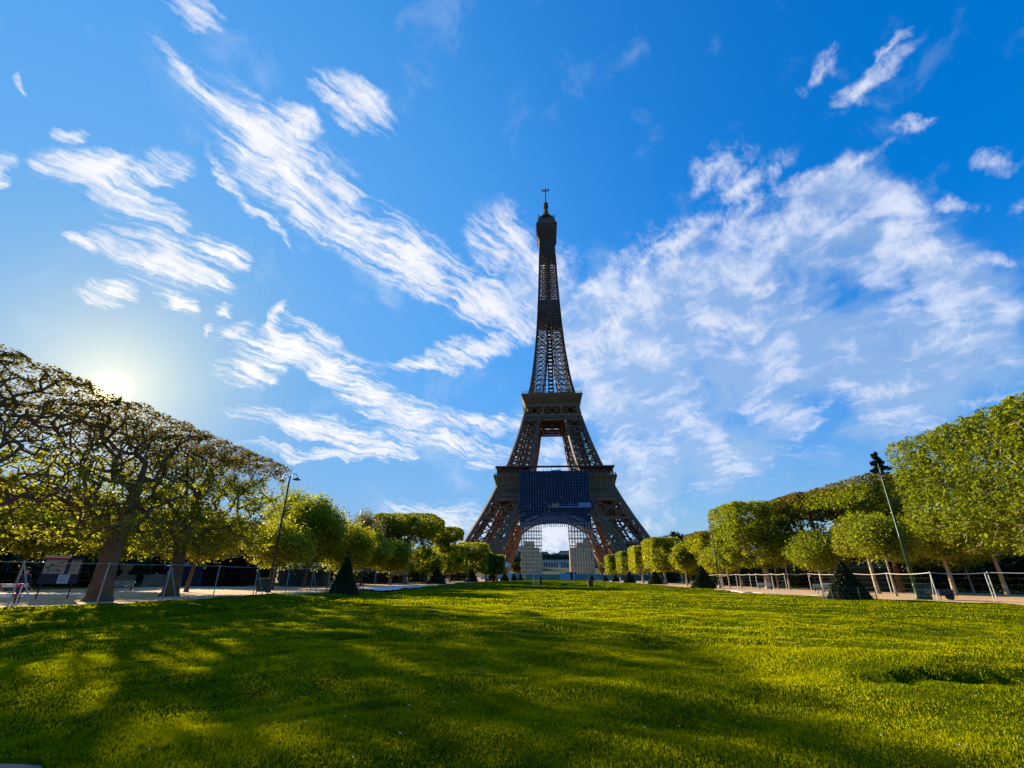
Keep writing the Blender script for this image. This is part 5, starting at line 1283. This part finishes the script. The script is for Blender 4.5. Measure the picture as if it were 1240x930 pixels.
# tarpaulin on the grass
def tarp():
    xs = np.linspace(0, 1, 40); X, Y = np.meshgrid(xs, np.linspace(0, 1, 70))
    c = np.array([[-19.6, 50.8], [-16.0, 50.0], [-16.9, 68.5], [-21.2, 66.8]])
    px = (1 - Y) * ((1 - X) * c[0, 0] + X * c[1, 0]) + Y * ((1 - X) * c[3, 0] + X * c[2, 0]); py = (1 - Y) * ((1 - X) * c[0, 1] + X * c[1, 1]) + Y * ((1 - X) * c[3, 1] + X * c[2, 1])
    px = px + .25 * np.sin(Y * 9) * (1 - X); py = py + .3 * np.sin(X * 8)
    z = np.maximum(lawn_z(px, py), 0) + .10 + .16 * np.abs(vnoise(px, py, 1.3, 4) - .4) + .05 * vnoise(px, py, 4, 5)
    V = np.stack([px, py, z], -1).reshape(-1, 3); n = 40
    i = np.arange(69)[:, None] * n + np.arange(39)[None]; F = np.stack([i, i + 1, i + n + 1, i + n], -1).reshape(-1, 4)
    o = np_mesh('tarpaulin', V, F, mat('tarp_pale_blue', (0.46, 0.56, 0.62), .35, .5, 0, .25, .6, col2=(.28, .40, .50)), smooth=True)
    tag(o, 'crumpled pale blue tarpaulin lying on the grass beside the yew by the tarpaulin', 'tarpaulin')
    so_ = o.modifiers.new('thickness', 'SOLIDIFY'); so_.thickness = .02
    ys = np.linspace(47, 67, 60); V = []
    for y in ys:
        x = float(edge(ER, y, 1)); V += [(x + .05, y, float(max(lawn_z(np.array([x]), np.array([y]))[0], 0)) + .10 + .04 * math.sin(y * 3)), (x + 1.2 + .3 * math.sin(y * 1.3), y, .07 + .04 * math.sin(y * 2.3 + 1))]
    F = np.array([(2 * i, 2 * i + 1, 2 * i + 3, 2 * i + 2) for i in range(59)])
    o = np_mesh('ground_sheet', np.array(V), F, mat('sheet_white', (.68, .63, .54), .8, .2, 0, .2, .8), smooth=True)
    tag(o, 'strip of whitish ground sheet along the edge of the rope fenced gravel path', 'ground sheet')
    so_ = o.modifiers.new('thickness', 'SOLIDIFY'); so_.thickness = .03
tarp()
# things at the far end of the lawn
T = empty('marker_post', (-2.3, 93, 0), 'short white post standing on the far lawn', 'post'); MB().tube((0, 0, -.2), (0.05, 0, 1.75), .12, .10, n=10).build('shaft', WHITE, T); MB().lathe([(.11, 1.75), (.13, 1.78), (.05, 1.9)], (.05, 0, 0), 10).build('cap', WHITE, T)
T = empty('litter_bin', (-1.0, 89.8, 0), 'dark slim litter bin standing on the far lawn', 'litter bin'); MB().lathe([(.22, -.1), (.24, .1), (.26, 1.3), (.24, 1.33)], n=12).build('body', RUBBER, T); MB().lathe([(.27, 1.33), (.28, 1.4), (.14, 1.5)], n=12).build('lid', RUBBER, T)
T = empty('display_box', (7.3, 83, 0), 'brown boxy sign on a foot on the far lawn', 'sign box', rz=.1); MB().box((0, 0, .68), (.85, .28, .95)).build('panel', WOOD, T); MB().box((0, 0, .12), (.6, .22, .3)).build('foot', RUBBER, T); MB().box((0, -.15, .75), (.7, .02, .5)).build('face', mat('sign_brown', (.10, .05, .035), .6), T)
T = empty('utility_box', (3.3, 91.6, 0), 'low grey box lying on the far lawn', 'box'); MB().box((0, 0, .2), (1.1, .6, .42)).build('body', ASPH, T); MB().box((0, 0, .43), (1.16, .66, .05)).build('lid', STEEL, T)
T = empty('marker_post', (5.2, 92, 0), 'thin white stake right of the low grey box', 'post'); MB().tube((0, 0, -.1), (-.05, 0, 2.1), .05, n=8).build('shaft', WHITE, T); MB().tube((-.05, 0, 2.1), (-.05, 0, 2.2), .07, n=8).build('cap', WHITE, T)
# hoardings at the foot of the tower
HOARD = mat('hoarding_sage', (0.19, 0.23, 0.18), .8, .2, 0, .15, .3)
def hoard(label, x0, x1, y, H, m, n):
    T = empty('site_hoarding', ((x0 + x1) / 2, y, 0), label, 'hoarding', 'hoardings round the tower foot')
    w = (x1 - x0)
    p = MB()
    for i in range(n): p.box((-w / 2 + w * (i + .5) / n, .05 * (i % 2), H / 2), (w / n - .06, .08, H))
    p.build('panel', m, T)
    q = MB()
    for i in range(n + 1): q.box((-w / 2 + w * i / n, .2, H / 2 + .05), (.1, .1, H + .1))
    q.build('post', STEEL, T); return T
HB = hoard('sage green hoarding right of centre with a round blue sign', 13.2, 36, 246, 2.7, HOARD, 10)
MB().tube((-9.2, -.16, 1.5), (-9.2, -.07, 1.5), .85, n=24).build('sign', mat('sign_blue', (.03, .22, .55), .4), HB)
hoard('sage green hoarding below the beige sheeted scaffold', -9.5, 7.0, 247, 2.5, HOARD, 8)
hoard('pale grey site panels at the foot of the left tower leg', -33, -14.5, 252, 2.9, mat('panel_grey', (.36, .41, .41), .7), 9)
hoard('dark green site panels behind the right row of clipped trees', 37, 60, 250, 2.5, mat('panel_green', (.07, .11, .08), .8), 10)
def container(label, x, y, w, H, m, d=2.6):
    T = empty('site_container', (x, y, 0), label, 'container', 'site containers'); MB().box((0, 0, H / 2), (w, d, H)).build('body', m, T)
    r = MB(); 
    for i in range(int(w / .4)): r.box((-w / 2 + .2 + i * .4, -d / 2 - .03, H / 2), (.16, .07, H * .9))
    r.build('corrugation', m, T); MB().box((0, 0, H + .06), (w + .1, d + .1, .12)).build('roof', STEEL, T)
BLUEC = mat('container_blue', (.06, .20, .36), .5)
container('bright blue container left of the white post on the lawn', -14.0, 243, 4.6, 2.5, BLUEC)
container('blue and white cabin beside the round blue sign', 9.6, 249, 5.0, 2.9, mat('cabin_pale_blue', (.26, .42, .56), .5))
container('dark blue cabin roofed above the hoarding, under the right scaffold', 13.0, 256, 5.2, 3.5, NAVY)
T = empty('event_tent', (-22.5, 262, 0), 'white domed tent roof showing beside the left tower leg', 'tent'); MB().lathe([(4.3, 6.0), (4.0, 7.2), (2.6, 8.3), (.3, 8.9)], n=16).build('canopy', WHITE, T, True)
w_ = MB()
for i in range(8): w_.tube((4.1 * math.cos(i * .785), 4.1 * math.sin(i * .785), 0), (4.1 * math.cos(i * .785), 4.1 * math.sin(i * .785), 6.1), .1)
w_.build('pole', STEEL, T)

# ------------------------------------------------------------------ beyond the tower: hill, palace, town
ys = np.arange(420, 1000, 12.0)
HILL = mat('hill_grass', (.05, .075, .03), .95, .1, 0, .3, .02)
grid_sheet('hill', ys, lambda y: y * 0 - 420, lambda y: y * 0 + 420, 50, lambda X, Y: -.45 + 16 * sst(600, 830, Y) + 12 * sst(840, 960, Y), HILL)
PAL = mat('palace_stone', (0.60, 0.52, 0.41), .9, .1, 0, .15, .05)
PALR = mat('palace_roof', (0.20, 0.12, 0.10), .9, .1, 0, .2, .05)
WIN = mat('window_dark', (0.03, 0.045, 0.06), .25, .5)
def colonnade(label, x0, x1, y, z0, z1, n, rz=0.0, name='palace_wing'):
    T = empty(name, ((x0 + x1) / 2, y, z0), label, 'palace', rz=rz)
    w = x1 - x0; H = z1 - z0
    MB().box((0, 6, H * .5), (w, 12, H)).build('wall', PAL, T)
    c = MB(); o = MB()
    for i in range(n + 1): c.box((-w / 2 + w * i / n, -.7, H * .5), (w / n * .30, 1.4, H * .76))
    for i in range(n): o.box((-w / 2 + w * (i + .5) / n, -.05, H * .5), (w / n * .6, .2, H * .66))
    c.build('pillar', PAL, T); o.build('window', WIN, T)
    MB().box((0, 5.6, H + .5), (w + 2, 14, 1.2)).build('cornice', PAL, T); MB().box((0, 6, H + 1.9), (w - 2, 10, 1.6)).build('roof', PALR, T)
    MB().box((0, 5, H * .05 - .3), (w + 2, 14, H * .12)).build('plinth', PAL, T)
    return T
colonnade('pale palace wing with tall windows showing left of the beige scaffold', -118, -40, 880, 14, 49, 15, -.10)
colonnade('pale palace wing with tall windows showing right of the scaffold', 74, 150, 880, 14, 49, 15, .10)
colonnade('low pillared terrace front seen through the arch', -4, 46, 820, 11, 25, 12, name='terrace_building')
def base_wall():
    T = empty('terrace_wall', (20, 800, 0), 'stepped pale retaining wall below the pillared terrace', 'wall')
    MB().box((2, 4, 5), (72, 8, 13)).build('panel', PAL, T)
    o = MB()
    for i in range(10): o.box((-26 + i * 5.6, -.05, 5.0), (2.2, .3, 3.4))
    o.build('opening', WIN, T); MB().box((14, -3, 8), (20, 6, 14)).build('block', mat('stone_grey', (.26, .24, .22), .9), T)  # block in a darker grey stone than the wall
    T = empty('stone_column', (22.5, 790, 0), 'slender pale column in front of the terrace wall', 'column'); MB().box((0, 0, 9), (1.8, 1.8, 20)).build('shaft', PAL, T); MB().box((0, 0, 19.4), (2.6, 2.6, 1.0)).build('cap', PAL, T)
base_wall()
def house(label, x, y, z, w, d, H, nx, nz, name='town_house'):
    T = empty(name, (x, y, z), label, 'building', 'town houses beyond the palace')
    MB().box((0, 0, H / 2), (w, d, H)).build('wall', PAL, T)
    r = MB(); r.add([(-w / 2 - .3, -d / 2 - .3, H), (w / 2 + .3, -d / 2 - .3, H), (w / 2 + .3, d / 2 + .3, H), (-w / 2 - .3, d / 2 + .3, H), (-w * .42, -d * .3, H + 4), (w * .42, -d * .3, H + 4), (w * .42, d * .3, H + 4), (-w * .42, d * .3, H + 4)], [(0, 3, 2, 1), (4, 5, 6, 7), (0, 1, 5, 4), (1, 2, 6, 5), (2, 3, 7, 6), (3, 0, 4, 7)])
    r = r.build('roof', PALR, T); MB().box((w * .3, 0, H + 4.6), (1.6, 3, 3)).build('chimney', PAL, r)
    for i in range(nx):
        m = MB()
        for j in range(nz): m.box((-w / 2 + w * (i + .5) / nx, -d / 2 - .05, H * (j + .5) / nz), (w / nx * .45, .2, H / nz * .6))
        m.build('window', WIN, T)
house('town house with a red brown roof above the terrace, right of the notch of sky', 40, 1010, 26, 24, 14, 20, 6, 5)
house('lower town house stepping down toward the notch of sky', 24, 1000, 26, 12, 12, 15, 3, 4)
house('town house showing left of the notch of sky, above the trees', -3, 1005, 26, 16, 12, 18, 4, 4)
def woods(label, x0, x1, y, z, h, n, seed):
    rg = np.random.RandomState(seed); C = []
    for i in range(n):
        cx, cyy, r = rg.uniform(x0, x1), y + rg.uniform(-10, 10), h * rg.uniform(.35, .6)
        d = rg.normal(0, 1, (260, 3)); d /= np.linalg.norm(d, axis=1, keepdims=True); C.append(np.array([cx, cyy, z + h * .55 * rg.uniform(.6, 1.1)]) + d * r * rg.uniform(.6, 1, (260, 1)))
    v, f = leaves(rg, np.concatenate(C), 2.0, .4, 1.3); o = np_mesh('distant_woods', v, f, mat('woods_blue_green', (.035, .075, .055), .9, .1, 0, .4, .08)); tag(o, label, 'woods', kind='stuff')
woods('dark blue green trees massed behind the terrace', -12, 60, 900, 22, 17, 46, 1)
woods('dark trees on the slope left of the beige scaffold', -110, -38, 790, 4, 30, 60, 2)
woods('green trees on the slope right of the scaffold', 84, 170, 790, 4, 22, 60, 3)
a1 = young('small spring green tree at the foot of the left scaffold', -15.0, 275, 8.5, 5.0, 301, LF_G, 2.5, n=3000, leaf=.5, group='trees under the tower')
place(a1, 36.0, 290, 0, 2, (1.1, 1.1, 1.3), 'tall spring green tree at the right scaffold foot')
place(a1, 44.0, 300, 0, 2, (.9, .9, .9), 'smaller spring green tree beside the right tower leg')
# old building glimpsed at the sunward border
def block():
    T = empty('apartment_building', (-112, 82, 0), 'brownish stone apartment building glimpsed between trunks at the sunward border', 'building', rz=.9)
    MB().box((0, 0, 7.5), (46, 12, 15)).build('wall', mat('stone_mauve', (.20, .15, .14), .9, .1, 0, .2, .3), T)
    for i in range(12):
        for j in range(4):
            f = MB().box((-21 + i * 3.8, -6.04, 2 + j * 3.5), (1.2, .12, 2.1)).build('window', WIN, T)
            MB().box((-21 + i * 3.8, -6.12, .85 + j * 3.5), (1.5, .3, .14)).build('sill', STONE, f)
    r = MB(); r.add([(-23.4, -6.4, 15), (23.4, -6.4, 15), (23.4, 6.4, 15), (-23.4, 6.4, 15), (-22.5, -4, 18), (22.5, -4, 18), (22.5, 4, 18), (-22.5, 4, 18)], [(0, 3, 2, 1), (4, 5, 6, 7), (0, 1, 5, 4), (1, 2, 6, 5), (2, 3, 7, 6), (3, 0, 4, 7)]); r.build('roof', ASPH, T)
block()
for i, (x, y, s) in enumerate([(-78, 58, 1.1), (-92, 62, 1.2), (-62, 40, .8), (-74, 27, 1.0), (-66, 30, .9), (-82, 82, 1.5), (-92, 76, 1.5), (-70, 88, 1.3), (-100, 60, 1.4), (-84, 34, 1.2)]):
    place(sd, x, y, 0, i * 1.1, (s, s, s))

# ------------------------------------------------------------------ people
SKIN = mat('skin', (.45, .27, .19), .6); CLOTH_N = mat('cloth_navy', (.02, .024, .05), .85); CLOTH_R = mat('cloth_maroon', (.12, .03, .04), .85); HAIR = mat('hair_dark', (.03, .02, .015), .7); JEAN = mat('cloth_denim', (.04, .05, .09), .85)
def person_mesh(top, low, walk=.1, bag=False):
    J = {'pelvis': (0, 0, .95, .15, .11), 'waist': (0, 0, 1.10, .14, .10), 'chest': (0, .01, 1.32, .17, .12), 'neck': (0, .01, 1.48, .06, .06), 'chin': (0, -.01, 1.56, .075, .085), 'head': (0, -.01, 1.66, .085, .10), 'crown': (0, .0, 1.74, .06, .07)}
    E_ = [('pelvis', 'waist'), ('waist', 'chest'), ('chest', 'neck'), ('neck', 'chin'), ('chin', 'head'), ('head', 'crown')]
    for s, n in ((-1, 'l'), (1, 'r')):
        f = s * walk
        J['hip' + n] = (s * .09, 0, .88, .09, .09); J['knee' + n] = (s * .10, -.04 + f, .48, .06, .065); J['ank' + n] = (s * .10, f * 1.6, .09, .042, .045); J['toe' + n] = (s * .12, f * 1.6 - .17, .04, .045, .03)
        J['sh' + n] = (s * .19, .01, 1.40, .06, .06); J['elb' + n] = (s * .25, .04 - f, 1.12, .045, .045); J['wri' + n] = (s * .25, -.06 - f * 1.5, .89, .03, .03); J['han' + n] = (s * .245, -.10 - f * 1.6, .80, .035, .022)
        E_ += [('pelvis', 'hip' + n), ('hip' + n, 'knee' + n), ('knee' + n, 'ank' + n), ('ank' + n, 'toe' + n), ('chest', 'sh' + n), ('sh' + n, 'elb' + n), ('elb' + n, 'wri' + n), ('wri' + n, 'han' + n)]
    K = list(J); me = bpy.data.meshes.new('person'); me.from_pydata([J[k][:3] for k in K], [(K.index(a), K.index(b)) for a, b in E_], [])
    o = bpy.data.objects.new('person_tmp', me); COL.objects.link(o)
    o.modifiers.new('s', 'SKIN'); sv = me.skin_vertices[0].data
    for i, k in enumerate(K): sv[i].radius = J[k][3:]; sv[i].use_root = (k == 'pelvis')
    m = o.modifiers.new('d', 'SUBSURF'); m.levels = 2; m.render_levels = 2
    bpy.context.view_layer.update(); dg = bpy.context.evaluated_depsgraph_get()
    out = bpy.data.meshes.new_from_object(o.evaluated_get(dg)); bpy.data.objects.remove(o)
    out.materials.clear()
    for mm in (top, low, SKIN, RUBBER): out.materials.append(mm)
    for p in out.polygons:
        c = p.center; p.use_smooth = True
        p.material_index = 2 if (c.z > 1.47 or (abs(c.x) > .2 and c.z < .88 and c.z > .7)) else (3 if c.z < .09 else (1 if c.z < .98 else 0))
    return out
def person(label, x, y, z, me, rz=0.0, group=None, s=1.0):
    o = bpy.data.objects.new('person', me); COL.objects.link(o); o.location = (x, y, z); o.rotation_euler = (0, 0, rz); o.scale = (s, s, s)
    tag(o, label, 'person', group)
    h = MB(); h.lathe([(.10, 1.62), (.108, 1.68), (.095, 1.75), (.05, 1.79), (.01, 1.80)], (0, .012, 0), 12); h.build('hair', HAIR, o, True)
    return o
pa = person_mesh(CLOTH_N, CLOTH_N, .1); pb = person_mesh(CLOTH_R, JEAN, .03); pc = person_mesh(CLOTH_N, JEAN, .03)
person('person in dark navy clothes walking behind the grey wire fence', -29.3, 26.2, 0, pa, 1.1, s=1.05)
rr = random.Random(8)
for i in range(9):
    person('dark clad visitor leaning over the rail of the first tower platform', TX - 7.6 + i * .95 + rr.uniform(-.2, .2), TY - 35.9, 58.0, (pb, pc)[i % 2], rr.uniform(-.6, .6), 'visitors at the first platform rail', rr.uniform(.95, 1.08))
for i in range(3):
    person('dark clad visitor at the rail right of the white pavilion', TX + 6.6 + i * .9, TY - 35.9, 58.0, (pc, pb)[i % 2], .2 * i, 'visitors right of the pavilion', .97 + .03 * i)
